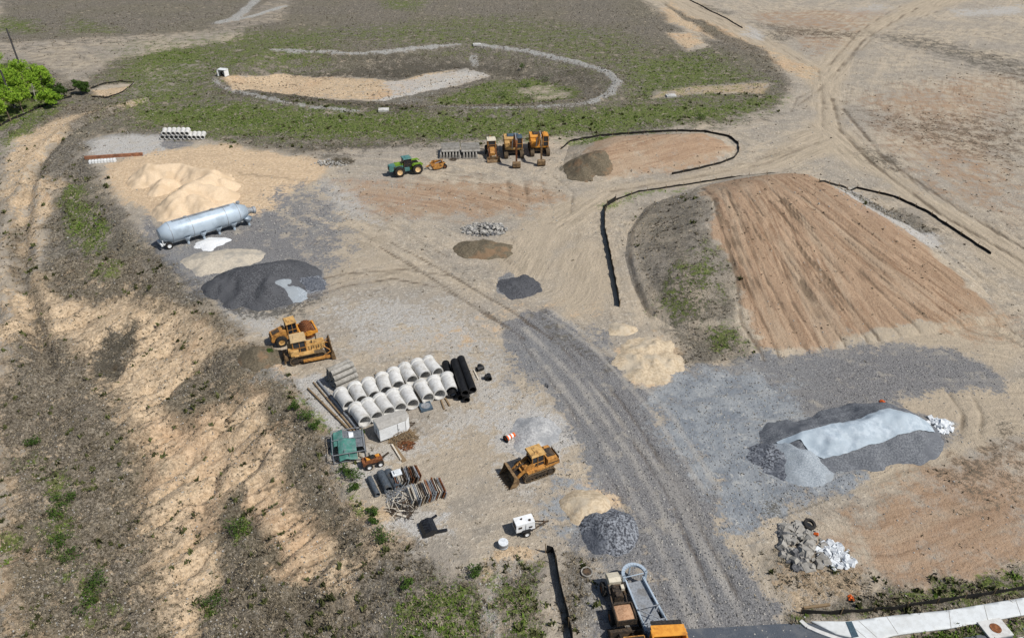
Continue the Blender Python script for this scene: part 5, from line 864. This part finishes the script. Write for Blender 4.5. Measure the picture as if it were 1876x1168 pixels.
MB().lathe([(0, .78), (.5, .5), (1.0, .42), (1.1, .55), (1.5, .55), (1.6, .3)], (L/2-.2, 0, 2.0), (1, 0, -.15), 16).build('discharge_neck', 'galvanised', si)
MB().beam((L/2-.3, -.3, 0), (L/2-.3, -.3, 1.5), .14).beam((L/2-.3, .3, 0), (L/2-.3, .3, 1.5), .14).build('landing_leg', 'dark_steel', si)
# white box trailer
c0 = at(697.8, 812); c1 = at(752, 792); w_ = Vector((c1.x-c0.x, c1.y-c0.y, 0)); LB = w_.length; nrm = Vector((-w_.y, w_.x, 0)).normalized(); cc = (c0+c1)/2+nrm*.85
bt = root('box_trailer', 'white box trailer with grey roof and pointed nose below the big concrete pipes', 'box trailer', (cc.x, cc.y, hz(cc.x, cc.y)), math.atan2(w_.y, w_.x)); h = 1.85
pl = [(-LB/2, -.85), (LB/2-.35, -.85), (LB/2+.15, -.35), (LB/2+.15, .35), (LB/2-.35, .85), (-LB/2, .85)]; m = MB(); n = 6; m.add([(x, y, .3) for x, y in pl]+[(x, y, h) for x, y in pl], [tuple(range(5, -1, -1)), tuple(range(6, 12))]+[(i, (i+1) % 6, 6+(i+1) % 6, 6+i) for i in range(6)]); m.build('body', 'white_paint', bt)
m = MB(); m.add([(x*1.02, y*1.04, h) for x, y in pl]+[(x*1.02, y*1.04, h+.06) for x, y in pl]+[(x*.96, 0 if abs(y) > .5 else 0, h+.14) for x, y in pl], [(i, (i+1) % 6, 6+(i+1) % 6, 6+i) for i in range(6)]+[(6+i, 6+(i+1) % 6, 12+(i+1) % 6, 12+i) for i in range(6)]); m.build('roof', 'grey_roof', bt)
m = MB(); m.box((.75, -.862, 1.05), (.85, .02, 1.4)).box((-LB/2-.012, 0, 1.05), (.02, 1.4, 1.4)); dr = m.build('door', 'white_paint', bt); MB().box((.33, -.875, 1.05), (.03, .02, 1.45)).box((1.17, -.875, 1.05), (.03, .02, 1.45)).box((-LB/2-.03, 0, 1.05), (.02, .04, 1.4)).build('door_trim', 'dark_steel', dr); MB().box((.42, -.885, 1.0), (.12, .03, .05)).build('handle', 'dark_steel', dr); MB().box((-LB/2-.03, .15, .9), (.03, .05, .5)).build('handle', 'dark_steel', dr)
for s in (-1, 1): wheel(bt, -.5, s*.7, .3, .2, 'white_paint')
MB().box((0, 0, .25), (LB, 1.5, .1)).beam((LB/2, .4, .3), (LB/2+.9, 0, .3), .08).beam((LB/2, -.4, .3), (LB/2+.9, 0, .3), .08).build('chassis', 'dark_steel', bt)
# green covered cage
q0, q1, q2, q3 = [at(*p, .1) for p in ((611, 848), (668, 836), (667, 802), (612, 803))]; cc = (q0+q1+q2+q3)/4
gc = root('tarped_cage', 'metal cage frame under torn green tarpaulin and grey mesh', 'cage', (cc.x, cc.y, hz(cc.x, cc.y)), heading((612, 846), (668, 836))); m = MB(); LX, LY = 1.55, 1.75
for x in (-LX, 0, LX):
    for y in (-LY, LY): m.beam((x, y, 0), (x, y, 1.25), .06)
for z in (.15, 1.2):
    for y in (-LY, LY): m.beam((-LX, y, z), (LX, y, z), .06)
    for x in (-LX, LX): m.beam((x, -LY, z), (x, LY, z), .06)
m.beam((-.4, -LY, 1.5), (-.4, LY, 1.5), .06); m.beam((-LX, .1, 1.42), (LX, .1, 1.42), .05); m.build('frame', 'galvanised', gc)
def drape(name, mat, x0, x1, y0, y1, hf, parent, n=22):
    X, Y = np.meshgrid(np.linspace(x0, x1, n), np.linspace(y0, y1, n)); x = X.ravel(); y = Y.ravel(); V = np.stack([x, y, hf(x, y)], 1); o = link(name, np_mesh(name, V, grid_faces(n, n)), mat, parent, True); md = o.modifiers.new('s', 'SOLIDIFY'); md.thickness = .012; return o
bz = lambda x, y: 1.24+.28*np.exp(-((x+.4)/.6)**2)+.16*(fbm(x*1.5+9, y*1.5, 5, 3)-.5)-.9*sst(1.45, 1.8, np.maximum(abs(x)*1.08, abs(y)*.98))
drape('tarpaulin', 'tarp_green', -1.75, -.45, -.6, 1.9, bz, gc); drape('tarpaulin', 'tarp_green', -1.0, .75, -1.95, .1, lambda x, y: bz(x, y)+.05, gc); drape('mesh_cover', 'mesh_grey', -.5, 1.65, -1.0, 1.85, lambda x, y: bz(x, y)-.12, gc); drape('plastic_sheet', 'white_sheet', .15, .6, .2, 1.1, lambda x, y: bz(x, y)+.03, gc)
# lower group by the road
tb = root('old_wheeled_machine', 'old stripped wheeled machine with white hood and a soil-filled box, beside the grey trailer', 'old machine', at(1132, 1113), heading((1141, 1112), (1124, 1058)))
for x, s in ((1.5, 1), (1.5, -1), (-1.1, 1), (-1.1, -1)): wheel(tb, x, s*.85, .55, .36, 'rust')
MB().box((.3, 0, .75), (4.0, .8, .3)).box((.55, 0, 1.15), (1.2, .7, .6)).rod((.2, .3, 1.3), (.2, .3, 2.0), .07).rod((.8, -.5, 1.2), (.2, -.55, 1.4), .1).box((.2, 0, 1.5), (.5, .5, .25)).beam((-.4, -.6, 1.0), (1.2, -.6, 1.5), .08).beam((-.4, .6, 1.0), (1.2, .6, 1.5), .08).rod((.9, .1, 1.45), (.9, .4, 1.7), .12).build('engine', 'dark_steel', tb)
MB().prism([(1.2, 1.0), (1.2, 1.7), (1.6, 1.75), (2.3, 1.45), (2.4, 1.0)], -.5, .5).box((.75, -.45, 1.5), (.4, .25, .3)).build('hood', 'cab_white', tb)
bx = MB()
for s in (-1, 1): bx.box((-1.45, s*.75, 1.35), (1.5, .08, .6)); bx.box((-1.45+s*.75, 0, 1.35), (.08, 1.58, .6))
bo = bx.box((-1.45, 0, 1.1), (1.45, 1.4, .08)).build('hopper', 'dark_steel', tb); drape('soil', 'soil_load', -2.14, -.76, -.7, .7, lambda x, y: 1.42+.22*np.exp(-((x+1.45)**2+y*y)*1.6)+.06*(fbm(x*3, y*3, 8)-.5), bo)
a0, a1 = at(1160, 1040), at(1199, 1122)
gx = root('grey_hoop_trailer', 'long grey trailer bed with a raised hoop at its far end and crossed braces', 'trailer', mid_at((1160, 1079), (1200, 1155)), math.atan2(a0.y-a1.y, a0.x-a1.x))
b = MB(); b.box((-.2, 0, .75), (4.6, 1.5, .08)); b.build('bed', 'galvanised', gx); b = MB()
for s in (-1, 1): b.beam((2.2, s*.75, .95), (-2.4, s*.95, .95), .14, .34); b.tube([(2.3, s*.78, 1.15), (1.0, s*.85, 1.0), (-1.2, s*.9, 1.1), (-2.4, s*.9, 1.2)], .05)
b.build('side_rail', 'silver_paint', gx)
b = MB(); P = []
for k in range(13): a = math.pi*k/12; P.append((2.2+1.0*math.sin(a), .95*math.cos(a), 1.55))
for (p, q) in zip(P[:-1], P[1:]): b.beam(p, q, .26, .2)
for s in (-1, 1): b.beam((2.2, s*.95, .6), (2.2, s*.95, 1.65), .2)
b.beam((2.2, -.95, 1.5), (2.2, .95, 1.5), .06); b.beam((3.2, 0, .3), (3.2, 0, 1.5), .12); b.build('hoop', 'silver_paint', gx)
b = MB(); b.beam((-.6, -.9, 1.25), (-2.3, .9, 1.3), .07); b.beam((-.6, .9, 1.25), (-2.3, -.9, 1.3), .07); b.beam((-.6, -.9, 1.2), (-.6, .9, 1.2), .06); b.beam((-1.9, -.9, 1.28), (-1.9, .9, 1.28), .09); b.build('brace', 'galvanised', gx)
MB().box((-2.75, 0, .95), (.7, 1.9, .08), ry=.35).build('tail_plate', 'blue_grey', gx)
for s in (-1, 1): wheel(gx, -1.2, s*.8, .42, .26, 'dark_steel'); wheel(gx, .2, s*.8, .42, .26, 'dark_steel')
dt = root('dump_truck', 'orange-yellow dump truck body at the bottom edge by the haul road', 'dump truck', mid_at((1218, 1192), (1242, 1296)), heading((1240, 1264), (1216, 1166)))
b = MB(); w = 1.25
b.box((0, 0, 1.55), (4.6, 2*w, .12)); 
for s in (-1, 1): b.box((0, s*w, 2.05), (4.6, .12, 1.1)); [b.box((-2+q*.8, s*(w+.08), 2.0), (.1, .08, 1.0)) for q in range(6)]
b.box((-2.3, 0, 2.05), (.12, 2.4, 1.0)); b.box((2.2, 0, 2.58), (.9, 2.5, .08)); b.build('dump_body', 'orange_yellow', dt)
b = MB()
for q in range(4): b.box((-1.5+q, 0, 2.64-.0 if False else 1.62), (.06, 2.36, .03))
b.box((0, 0, 1.63), (4.4, .05, .03)); b.build('floor_rib', 'rust', dt); MB().box((2.32, 0, 2.0), (.14, 2.45, 1.2)).box((2.75, 0, 2.45), (.7, 2.3, .1)).build('headboard', 'black_rubber', dt); MB().box((.3, 0, 1.15), (6.0, .9, .4)).build('chassis', 'dark_steel', dt)
for x in (-1.5, -.1): [wheel(dt, x, s*1.1, .62, .5, 'dark_steel') for s in (-1, 1)]
cr = root('wheel_loader', 'dark-roofed yellow machine cab left of the orange dump body', 'wheel loader', mid_at((1154, 1206), (1166, 1250)), heading((1165, 1230), (1152, 1180)))
for x in (1.3, -1.4): [wheel(cr, x, s*.95, .68, .5, 'plant_yellow') for s in (-1, 1)]
MB().box((-1.4, 0, 1.35), (1.9, 1.5, .9), top=(.9, .85)).box((.2, 0, 1.0), (2.6, .9, .5)).build('body', 'plant_yellow', cr); MB().box((.15, 0, 2.05), (1.35, 1.35, 1.4), top=(.9, .9)).build('cab', 'dark_glass', cr)
MB().box((.15, 0, 2.8), (1.5, 1.55, .14)).build('roof', 'black_rubber', cr); b = MB()
for s in (-1, 1): b.beam((-.6, s*.76, 2.9), (.9, s*.76, 2.9), .06); b.beam((.15+s*.76, -.76, 2.9), (.15+s*.76, .76, 2.9), .06)
b.build('roof_trim', 'plant_yellow', cr); b = MB()
for s in (-1, 1): b.beam((.9, s*.5, 1.5), (2.6, s*.5, .7), .14, .24)
b.build('lift_arm', 'dark_steel', cr); k = MB(); k.shell([(3.5, .06), (2.8, .06), (2.5, .4), (2.6, 1.0)], -1.2, 1.2, .05); [k.prism([(3.5, .06), (2.8, .06), (2.5, .4), (2.6, 1.0)], s*1.2-.03, s*1.2+.03) for s in (-1, 1)]; k.build('bucket', 'dark_steel', cr)
# ---------------------------------------------------------------- pipes, stacks and small things
ORD = ['first', 'second', 'third', 'fourth', 'fifth', 'sixth', 'seventh', 'eighth', 'ninth', 'tenth', 'eleventh', 'twelfth']
def pipe_thing(name, L, ro, ri, mat, bell=None, n=28, cat='pipe'):
    """hollow pipe along +X, mouth at x=0"""
    r = root(name, 'pipe', cat, (0, 0, 0)); MB().lathe([(0, ri), (0, ro), (L, ro), (L, ri)], (0, 0, 0), (1, 0, 0), n, close=True).build('barrel', mat, r, False)
    if bell: MB().lathe([(L-.30, ro-.01), (L-.22, bell), (L+.1, bell), (L+.1, ri+.04), (L-.1, ri+.02)], (0, 0, 0), (1, 0, 0), n).build('bell', mat, r)
    for c in bpy.data.objects:
        if c.parent == r: c.data.polygons.foreach_set('use_smooth', [len(p.vertices) == 4 for p in c.data.polygons]); c.data.set_sharp_from_angle(angle=R(40))
    return r
def lay(proto, used, loc, ang, label, group, tilt=0.0, **k):
    o = proto if not used else copy_tree(proto); o.location = loc; o.rotation_euler = (0, -tilt, ang); tag(o, label, k.get('cat'), group); return o
P1 = pipe_thing('concrete_pipe', 2.5, .72, .60, 'concrete', .83, cat='concrete pipe')
front = [(668.8, 773.2, 19, 26), (690.6, 765, 19, 25), (713.2, 756, 20, 26), (734, 748.7, 17, 27), (756.7, 741.5, 15, 27), (784.8, 730.6, 17, 27), (806, 723.9, 13, 28), (827.4, 717.9, 10, 28)]
for i, (a, b, dx, dy) in enumerate(front):
    p = at(a, b, .66); q = at(a-dx, b-dy, .66); z = hz(p.x, p.y)+.76
    lay(P1, i > 0, (p.x, p.y, z), math.atan2(q.y-p.y, q.x-p.x), 'large pale concrete pipe, %s from the left in the front row' % ORD[i], 'large concrete pipes in two rows')
back = [(640, 745, 18, 26), (663, 735, 14, 26), (686, 727, 12, 26), (708, 718, 9, 27), (730, 708, 10, 26), (755, 698, 16, 25), (779, 690, 17, 25), (802, 684, 20, 23)]
for i, (a, b, dx, dy) in enumerate(back):
    p = at(a, b, .66); q = at(a-dx, b-dy, .66); z = hz(p.x, p.y)+.76
    lay(P1, True, (p.x, p.y, z), math.atan2(q.y-p.y, q.x-p.x), 'large pale concrete pipe, %s from the left in the back row' % ORD[i], 'large concrete pipes in two rows')
# far pipes: six on top, ten below
P2 = pipe_thing('concrete_pipe', 2.3, .43, .33, 'concrete', .5, 18, cat='concrete pipe'); used = False
for i, px in enumerate([297, 305.5, 314, 322, 330.5, 339, 347, 355, 363, 371]):
    p = at(px, 252.3, .43); q = at(px+4, 241, .43); lay(P2, used, (p.x, p.y, hz(p.x, p.y)+.46), math.atan2(q.y-p.y, q.x-p.x), 'far small concrete pipe, %s from the left in the bottom layer' % ORD[i], 'small concrete pipes stacked in the upper left yard'); used = True
for i, px in enumerate([298.5, 307, 315.5, 323.5, 332, 340.5]):
    p = at(px+.6, 252.3, .43); q = at(px+4.6, 241, .43); lay(P2, used, (p.x+.3, p.y, hz(p.x, p.y)+1.24), math.atan2(q.y-p.y, q.x-p.x), 'far small concrete pipe, %s from the left in the top layer' % ORD[i], 'small concrete pipes stacked in the upper left yard')
# grey pipe stack
P3 = pipe_thing('grey_pipe', 2.6, .30, .235, 'concrete_old', .35, 20, cat='grey pipe')
p = at(618, 714, .3); q = at(651, 699, .3); an = math.atan2(q.y-p.y, q.x-p.x); u = Vector((math.sin(an), -math.cos(an), 0)); used = False
for row, (n, nm) in enumerate([(5, 'bottom'), (4, 'second'), (3, 'third'), (2, 'top')]):
    for k in range(n):
        o = Vector((p.x, p.y, 0))-u*(.64*(k+row*.5)); z = hz(o.x, o.y)+.33+row*.56; o = o+Vector((math.cos(an), math.sin(an), 0))*random.uniform(-.15, .1)
        lay(P3, used, (o.x, o.y, z), an, 'small grey pipe, %s from the front in the %s layer of the grey stack' % (ORD[k], nm), 'small grey pipes in the stack near the bulldozer'); used = True
# black pipes
def rib_pipe(name, L, ro, mat, pitch=.11, cat='black pipe', n=18):
    r = root(name, 'pipe', cat, (0, 0, 0)); pr = []; t = 0
    while t < L: pr += [(t, ro), (t+pitch*.5, ro), (t+pitch*.6, ro*.93), (t+pitch*.95, ro*.93)]; t += pitch
    MB().lathe([(0, ro*.8)]+pr+[(L, ro*.8), (0, ro*.8)], (0, 0, 0), (1, 0, 0), n).build('barrel', mat, r); return r
P4 = rib_pipe('black_pipe', 5.8, .45, 'black_plastic', .16); used = False
for a, b, c, d, z, l in [(830, 724, 817, 668, .47, 'left long black ribbed pipe on the ground'), (846, 722, 832, 664, .47, 'middle long black ribbed pipe on the ground'), (860, 716, 843, 659, .47, 'right long black ribbed pipe on the ground'), (852, 720, 833, 664, 1.22, 'left long black ribbed pipe on top of the others'), (866, 714, 845, 659, 1.22, 'right long black ribbed pipe on top of the others')]:
    p = at(a, b, z); q = at(c, d, z); lay(P4, used, (p.x, p.y, hz(p.x, p.y)+z), math.atan2(q.y-p.y, q.x-p.x), l+'', 'black ribbed pipes'); used = True
P5 = rib_pipe('black_pipe', 2.2, .38, 'black_plastic', .14); used = False
for i, (a, b, c, d) in enumerate([(844, 728, 834, 700), (855, 733, 846, 706)]):
    p = at(a, b, .3); q = at(c, d, .3); lay(P5, used, (p.x, p.y, hz(p.x, p.y)+.32), math.atan2(q.y-p.y, q.x-p.x), ('left' if i == 0 else 'right')+' short black pipe tucked before the long black ones', 'black ribbed pipes'); used = True
P6 = rib_pipe('corrugated_pipe', 2.4, .42, 'corrugated', .13, 'corrugated pipe'); used = False
for a, b, c, d, z, s, l in [(692, 906, 679, 879, .3, .62, 'thin grey corrugated pipe, leftmost of three'), (712, 897, 698, 868, .44, 1, 'middle grey corrugated pipe of three'), (730, 893, 712, 866, .44, 1.05, 'rightmost grey corrugated pipe, against the scrap')]:
    p = at(a, b, z); q = at(c, d, z); o = lay(P6, used, (p.x, p.y, hz(p.x, p.y)+z), math.atan2(q.y-p.y, q.x-p.x), l, 'grey corrugated pipes by the scrap'); o.scale = (1, s, s); used = True
# long poles
for i, (a, b, c, d, rr, l) in enumerate([(656, 786, 582, 697, .17, 'thickest long pale pole, nearest the concrete pipes'), (650, 790, 574, 700, .11, 'middle long slim pole beside the concrete pipes'), (644, 791, 564, 711, .14, 'outermost long slim pole beside the concrete pipes')]):
    p = at(a, b, rr); q = at(c, d, rr); o = root('long_pole', l, 'pole', (p.x, p.y, hz(p.x, p.y)+rr), math.atan2(q.y-p.y, q.x-p.x), 'long poles lying on the ground'); Lp = math.hypot(q.x-p.x, q.y-p.y)
    m = MB(); m.lathe([(0, rr*.8), (0, rr), (Lp*.4, rr*.92), (Lp, rr*.75), (Lp, rr*.6)], (0, 0, 0), (1, 0, 0), 12); m.build('shaft', 'galvanised' if i == 0 else 'timber', o)
    m = MB(); [m.lathe([(t-.05, rr), (t-.05, rr*1.15), (t+.05, rr*1.15), (t+.05, rr)], (0, 0, 0), (1, 0, 0), 12) for t in (.3, Lp*.33, Lp*.66)]; m.build('collar', 'dark_steel', o)
# fittings
def fitting(label, px, py, rz):
    o = root('pipe_fitting', label, 'pipe fitting', at(px, py), rz); MB().lathe([(0, .22), (0, .28), (.8, .28), (.8, .22)], (-.4, 0, .3), (1, 0, 0), 14, close=True).lathe([(0, .28), (.5, .28), (.5, .2)], (0, 0, .3), (.3, 1, .1), 14).build('body', 'black_plastic', o)
fitting('black pipe fitting, upper one beyond the black pipes', 880, 678, .5); fitting('black pipe fitting, right one beyond the black pipes', 896, 694, 1.8)
def stick(name, label, cat, a, b, w, h, mat, z=0.0, group=None):
    p = at(*a); q = at(*b); m = MB(); m.beam((0, 0, z+h/2), tuple((q-p)*Vector((1, 1, 1))+Vector((0, 0, z+h/2))) if False else (q.x-p.x, q.y-p.y, q.z-p.z+z+h/2), w, h); o = m.build(name, mat); o.location = p; return tag(o, label, cat, group)
stick('white_pipe', 'slim white pipe lying beyond the black pipes', 'pipe', (868, 678), (877, 696), .14, .14, 'white_wood')
stick('timber_beam', 'left short timber beam in front of the last concrete pipe', 'timber', (808, 733), (814, 750), .15, .15, 'timber'); stick('timber_beam', 'right short timber beam in front of the last concrete pipe', 'timber', (816, 730), (824, 744), .15, .15, 'timber')
stick('plank', 'weathered wide plank below the white box trailer', 'plank', (721, 818), (741, 845), .45, .1, 'timber'); stick('timber_beam', 'squared timber lying along the edge of the plank', 'timber', (718, 815), (735, 843), .15, .2, 'white_wood')
stick('timber_beam', 'short timber leaning behind the back row of pipes, left one', 'timber', (688, 686), (693, 694), .1, .1, 'timber', .2); stick('timber_beam', 'short timber leaning behind the back row of pipes, right one', 'timber', (703, 684), (708, 693), .1, .1, 'timber', .2)
stick('timber_beam', 'grey sleeper lying below the long scrap bundle', 'timber', (728, 943), (744, 948), .2, .2, 'white_wood'); stick('steel_beam', 'long rusty steel beam along the edge of the upper left gravel pad', 'steel beam', (156, 292), (262, 285), .35, .6, 'pale_rust')
stick('dead_log', 'pale log lying by the silt fence at lower right', 'log', (1472, 1114), (1520, 1108), .2, .18, 'timber')
gr = root('inlet_grate', 'square blue-grey inlet casting in front of the front pipe row', 'inlet casting', at(780, 746), heading((772, 747), (788, 743))); MB().box((0, 0, .12), (1.3, 1.3, .24)).build('frame', 'blue_grey', gr); MB().lathe([(0, .5), (.06, .5), (.06, .36), (.04, .36), (.04, .001)], (0, 0, .24), (0, 0, 1), 20).build('ring', 'galvanised', gr)
# white blocks
for i in range(9):
    px = 166+i*5.6; c = at(px, 299-i*.45); o = root('white_block', 'small white block, %s from the left along the rusty beam' % ORD[i], 'block', c, heading((165, 300), (215, 295)), 'white blocks below the rusty beam'); MB().box((0, 0, .25), (.42, .7, .5), top=(.85, .92)).box((0, 0, .53), (.3, .45, .07)).build('body', 'white_paint', o)
# barriers
def barrier(L): return MB().prism([(-.3, 0), (-.3, .12), (-.16, .32), (-.1, .8), (.1, .8), (.16, .32), (.3, .12), (.3, 0)], -L/2, L/2)
bp = barrier(3.3).build('concrete_barrier', 'concrete_old'); used = False; G = 'stacked concrete barriers left of the backhoe'
for i in range(12):
    px = 808+i*5.6+(3 if i > 6 else 0); c = at(px, 285); o = bp if not used else bp.copy()
    if used: COL.objects.link(o)
    used = True; o.location = c; o.rotation_euler = (0, 0, .06); tag(o, 'grey concrete barrier end-on in the bottom layer, %s from the left' % ORD[i], 'concrete barrier', G)
rz = heading((806, 275), (876, 272))
for j in range(2):
    for k in range(4):
        c = at(826+j*36, 281); o = bp.copy(); COL.objects.link(o); n_ = Vector((-math.sin(rz), math.cos(rz), 0)); p = c+n_*(-1.0+k*.75); o.location = (p.x, p.y, c.z+.82); o.rotation_euler = (0, 0, rz+math.pi/2); o.scale = (1.15, 1.05, 1); tag(o, 'grey concrete barrier lying crosswise on top, %s from the front in the %s bay' % (ORD[k], ['left', 'right'][j]), 'concrete barrier', G)
# scrap bundles
def bundle(label, a, b, w, h, n, seed, name='form_bundle', mats=('galvanised', 'rust', 'white_wood', 'dark_steel')):
    rng = random.Random(seed); p = at(*a); q = at(*b); L = math.hypot(q.x-p.x, q.y-p.y); c = (p+q)/2; r = root(name, label, 'scrap bundle', (c.x, c.y, hz(c.x, c.y)), math.atan2(q.y-p.y, q.x-p.x))
    for s in (-1, 1): MB().beam((-L/2, s*w*.3, .08), (L/2, s*w*.3, .08), .12).build('bearer', 'timber', r)
    for k in range(n):
        x = -L/2+L*(k+.5)/n; m = MB(); e = rng.uniform(-.18, .18); t = rng.uniform(.05, .11); hh = h*rng.uniform(.75, 1.1); m.box((x, e, .14+hh/2), (t, w*rng.uniform(.85, 1.05), hh), ry=.35+rng.uniform(-.1, .1), rz=rng.uniform(-.06, .06)); m.beam((x-.05, e-w*.45, .2+hh), (x+.05, e+w*.45, .16+hh), .05); m.build('panel', mats[0 if rng.random() < .45 else rng.randrange(1, 4)], r)
    return r
bundle('upper stack of grey and rusty steel form panels with white lid', (722, 886), (768, 872), 1.7, .8, 16, 1); bundle('long lower stack of leaning rusty and grey steel forms', (752, 918), (812, 898), 2.0, .9, 24, 2)
c = at(730, 872); o = MB().box((0, 0, 0), (.9, .75, .1), rz=.4).box((0, 0, .12), (.5, .4, .14), rz=.4).build('white_board', 'white_sheet'); o.location = (c.x, c.y-.6, c.z+1.1); tag(o, 'white board resting on the upper stack of steel forms', 'board')
def heap(name, label, cat, px, py, rx, ry, h, n, mat, seed, kind='stick', L=1.2):
    rng = random.Random(seed); c = at(px, py); m = MB()
    for k in range(n):
        a = rng.uniform(0, 6.28); q = rng.random()**.5; x, y = rx*q*math.cos(a), ry*q*math.sin(a); z = h*(1-q)*rng.uniform(.3, 1)+.05
        if kind == 'stick': b = rng.uniform(0, 3.14); l = L*rng.uniform(.4, 1); d = Vector((math.cos(b)*l, math.sin(b)*l, rng.uniform(-.2, .3)*l)); p = Vector((x, y, z)); m.beam(p-d/2, p+d/2, rng.uniform(.02, .05))
        else:
            s = L*rng.uniform(.35, 1)**1.4; m.box((x, y, z), (s, s*rng.uniform(.5, .9), s*rng.uniform(.18, .5)), rz=rng.uniform(0, 3), ry=rng.uniform(-.6, .6), rx=rng.uniform(-.5, .5), top=(rng.uniform(.6, .95), rng.uniform(.6, .95)))
    o = m.build(name, mat); o.location = c; return tag(o, label, cat)
heap('scrap_heap', 'tangled heap of thin steel rods between the two form stacks', 'scrap heap', 733, 905, 1.3, 1.6, .7, 130, 'galvanised', 3, L=1.5); heap('scrap_heap', 'dark jumble of bars at the near left end of the long stack', 'scrap heap', 738, 928, 1.3, 1.5, .6, 110, 'dark_steel', 4, L=1.3); heap('pale_bars', 'pale bars strewn over the dark jumble of scrap', 'scrap bars', 735, 922, 1.4, 1.8, .9, 40, 'white_wood', 5, L=1.4)
heap('brush_heap', 'brown heap of dead brush by the nose of the white box trailer', 'brush heap', 738, 802, 1.5, 1.3, .9, 260, 'timber', 6, L=.9); heap('brush_heap', 'reddish dead brush in front of the box trailer brush heap', 'brush heap', 744, 815, .9, .8, .5, 120, 'rust', 7, L=.7)
heap('branch_heap', 'grey heap of branches and stones at the top of the yard', 'branch heap', 622, 297, 2.6, 1.6, .7, 120, 'twig', 8, L=1.8); heap('rubble', 'loose rubble among the branches at the top of the yard', 'rubble', 605, 300, 3.6, 1.8, .4, 70, 'rock', 9, 'block', .7); heap('scrap_heap', 'small dark heap in front of the concrete barriers', 'scrap heap', 831, 293, .9, .5, .4, 40, 'dark_steel', 10, L=.8)
heap('rubble_pile', 'grey and white broken rubble pile in mid yard', 'rubble pile', 888, 421, 3.5, 2.1, 1.1, 190, 'rock', 11, 'block', .95); heap('rubble_pile', 'dark stones mixed through the mid yard rubble pile', 'rubble pile', 888, 422, 3.5, 2.0, 1.0, 80, 'rock_dark', 12, 'block', .75)
heap('rubble_pile', 'pile of broken concrete slabs at lower right', 'rubble pile', 1468, 1000, 2.1, 2.5, .65, 100, 'concrete_old', 13, 'block', 1.15); heap('dark_rubble', 'dark chunks on the left side of the broken concrete', 'rubble', 1450, 1005, 1.0, 2.2, .6, 50, 'rock_dark', 14, 'block', .9); heap('white_rubble', 'white crumpled plastic and plaster heap beside the broken concrete', 'plaster heap', 1530, 1018, 1.5, 1.5, .4, 130, 'white_sheet', 15, 'block', .7)
heap('white_bag_heap', 'crumpled white bags at the right end of the covered pile', 'bag heap', 1722, 780, 1.3, 1.2, .4, 60, 'white_sheet', 16, 'block', .8)
for l, px, py, c_ in [('orange scrap piece on the broken concrete', 1492, 985, 'barrel_orange'), ('orange scrap left on the gravel above the covered pile', 1617, 737, 'barrel_orange'), ('small orange marker in the weeds at lower right', 1561, 1096, 'barrel_orange'), ('dark cone-like lump on the haul road', 1003, 707, 'rock_dark')]: heap('scrap_piece', l, 'scrap', px, py, .25, .25, .7 if px == 1492 else .2, 6, c_, int(px), 'block', .45)
ty = MB().lathe([(-.14, .32), (-.14, .48), (-.1, .55), (.1, .55), (.14, .48), (.14, .32)], (0, 0, .16), (0, 0, 1), 24, close=True).build('scrap_tyre', 'black_rubber'); c = at(1481, 964); ty.location = (c.x, c.y, c.z+.2); ty.rotation_euler = (.25, .1, 0); tag(ty, 'old tyre lying at the top of the broken concrete pile', 'tyre')
dr = root('white_drum', 'squat white drum on the pale soil below the generator trailer', 'drum', at(922, 1001)); MB().lathe([(0, .001), (0, .42), (.2, .45), (.22, .42), (.5, .42), (.52, .45), (.62, .44)], (0, 0, 0), (0, 0, 1), 24).build('body', 'galvanised', dr); MB().lathe([(.62, .44), (.67, .42), (.67, .001)], (0, 0, 0), (0, 0, 1), 24).build('lid', 'white_sheet', dr)
tbz = root('traffic_barrel', 'orange and white traffic barrel lying on its side by the pale stone heap', 'traffic barrel', at(935, 803), heading((930, 806), (946, 797))); b = MB(); b.lathe([(-.6, .001), (-.6, .3), (.5, .24), (.5, .001)], (0, 0, .3), (1, 0, 0), 20); b.build('body', 'barrel_orange', tbz); w = MB(); w.lathe([(-.35, .291), (-.15, .280)], (0, 0, .3), (1, 0, 0), 20); w.lathe([(.05, .27), (.25, .262)], (0, 0, .3), (1, 0, 0), 20); w.build('stripe', 'white_paint', tbz); MB().lathe([(-.66, .15), (-.66, .42), (-.58, .42), (-.58, .15)], (0, 0, .3), (1, 0, 0), 20).build('base', 'black_rubber', tbz)
# culvert headwall at the pond
cv = root('culvert_headwall', 'white concrete culvert box at the left end of the dry pond', 'culvert', at(409, 139), -.3); b = MB(); b.box((0, .75, .8), (2.2, .25, 1.7)); [b.box((s*1.0, 0, .65), (.22, 1.5, 1.3)) for s in (-1, 1)]; b.box((0, .1, 1.5), (2.2, 1.3, .15)); b.build('body', 'white_paint', cv); MB().lathe([(0, .42), (0, .5), (.5, .5), (.5, .42)], (0, .3, .6), (0, -1, 0), 18, close=True).build('pipe', 'dark_steel', cv)
# pale concrete slabs by the pond
for l, px, py in [('small pale concrete slab at the top of the pond rim', 874, 83), ('small pale concrete slab on the grass below the pond', 703, 203), ('small pale concrete slab right of the pond', 1229, 177)]:
    s = root('concrete_slab', l, 'slab', at(px, py), .1); MB().box((0, 0, .2), (2.2, 1.6, .4)).box((0, 0, .45), (1.4, 1.0, .12)).build('body', 'concrete', s)
# utility poles
for l, px, py, h in [('bare utility pole standing behind the bright grove', 38, 124, 9.6), ('nearer utility pole among the bright trees', 27, 198, 8.2)]:
    u = root('utility_pole', l, 'utility pole', at(px, py)); MB().rod((0, 0, -.5), (0, 0, h), .24, .17, 12).build('pole', 'old_pole', u); MB().box((.22, 0, h*.72), (.12, .2, .5)).rod((-.2, 0, h-.6), (.25, 0, h-.6), .03).build('hardware', 'dark_steel', u)
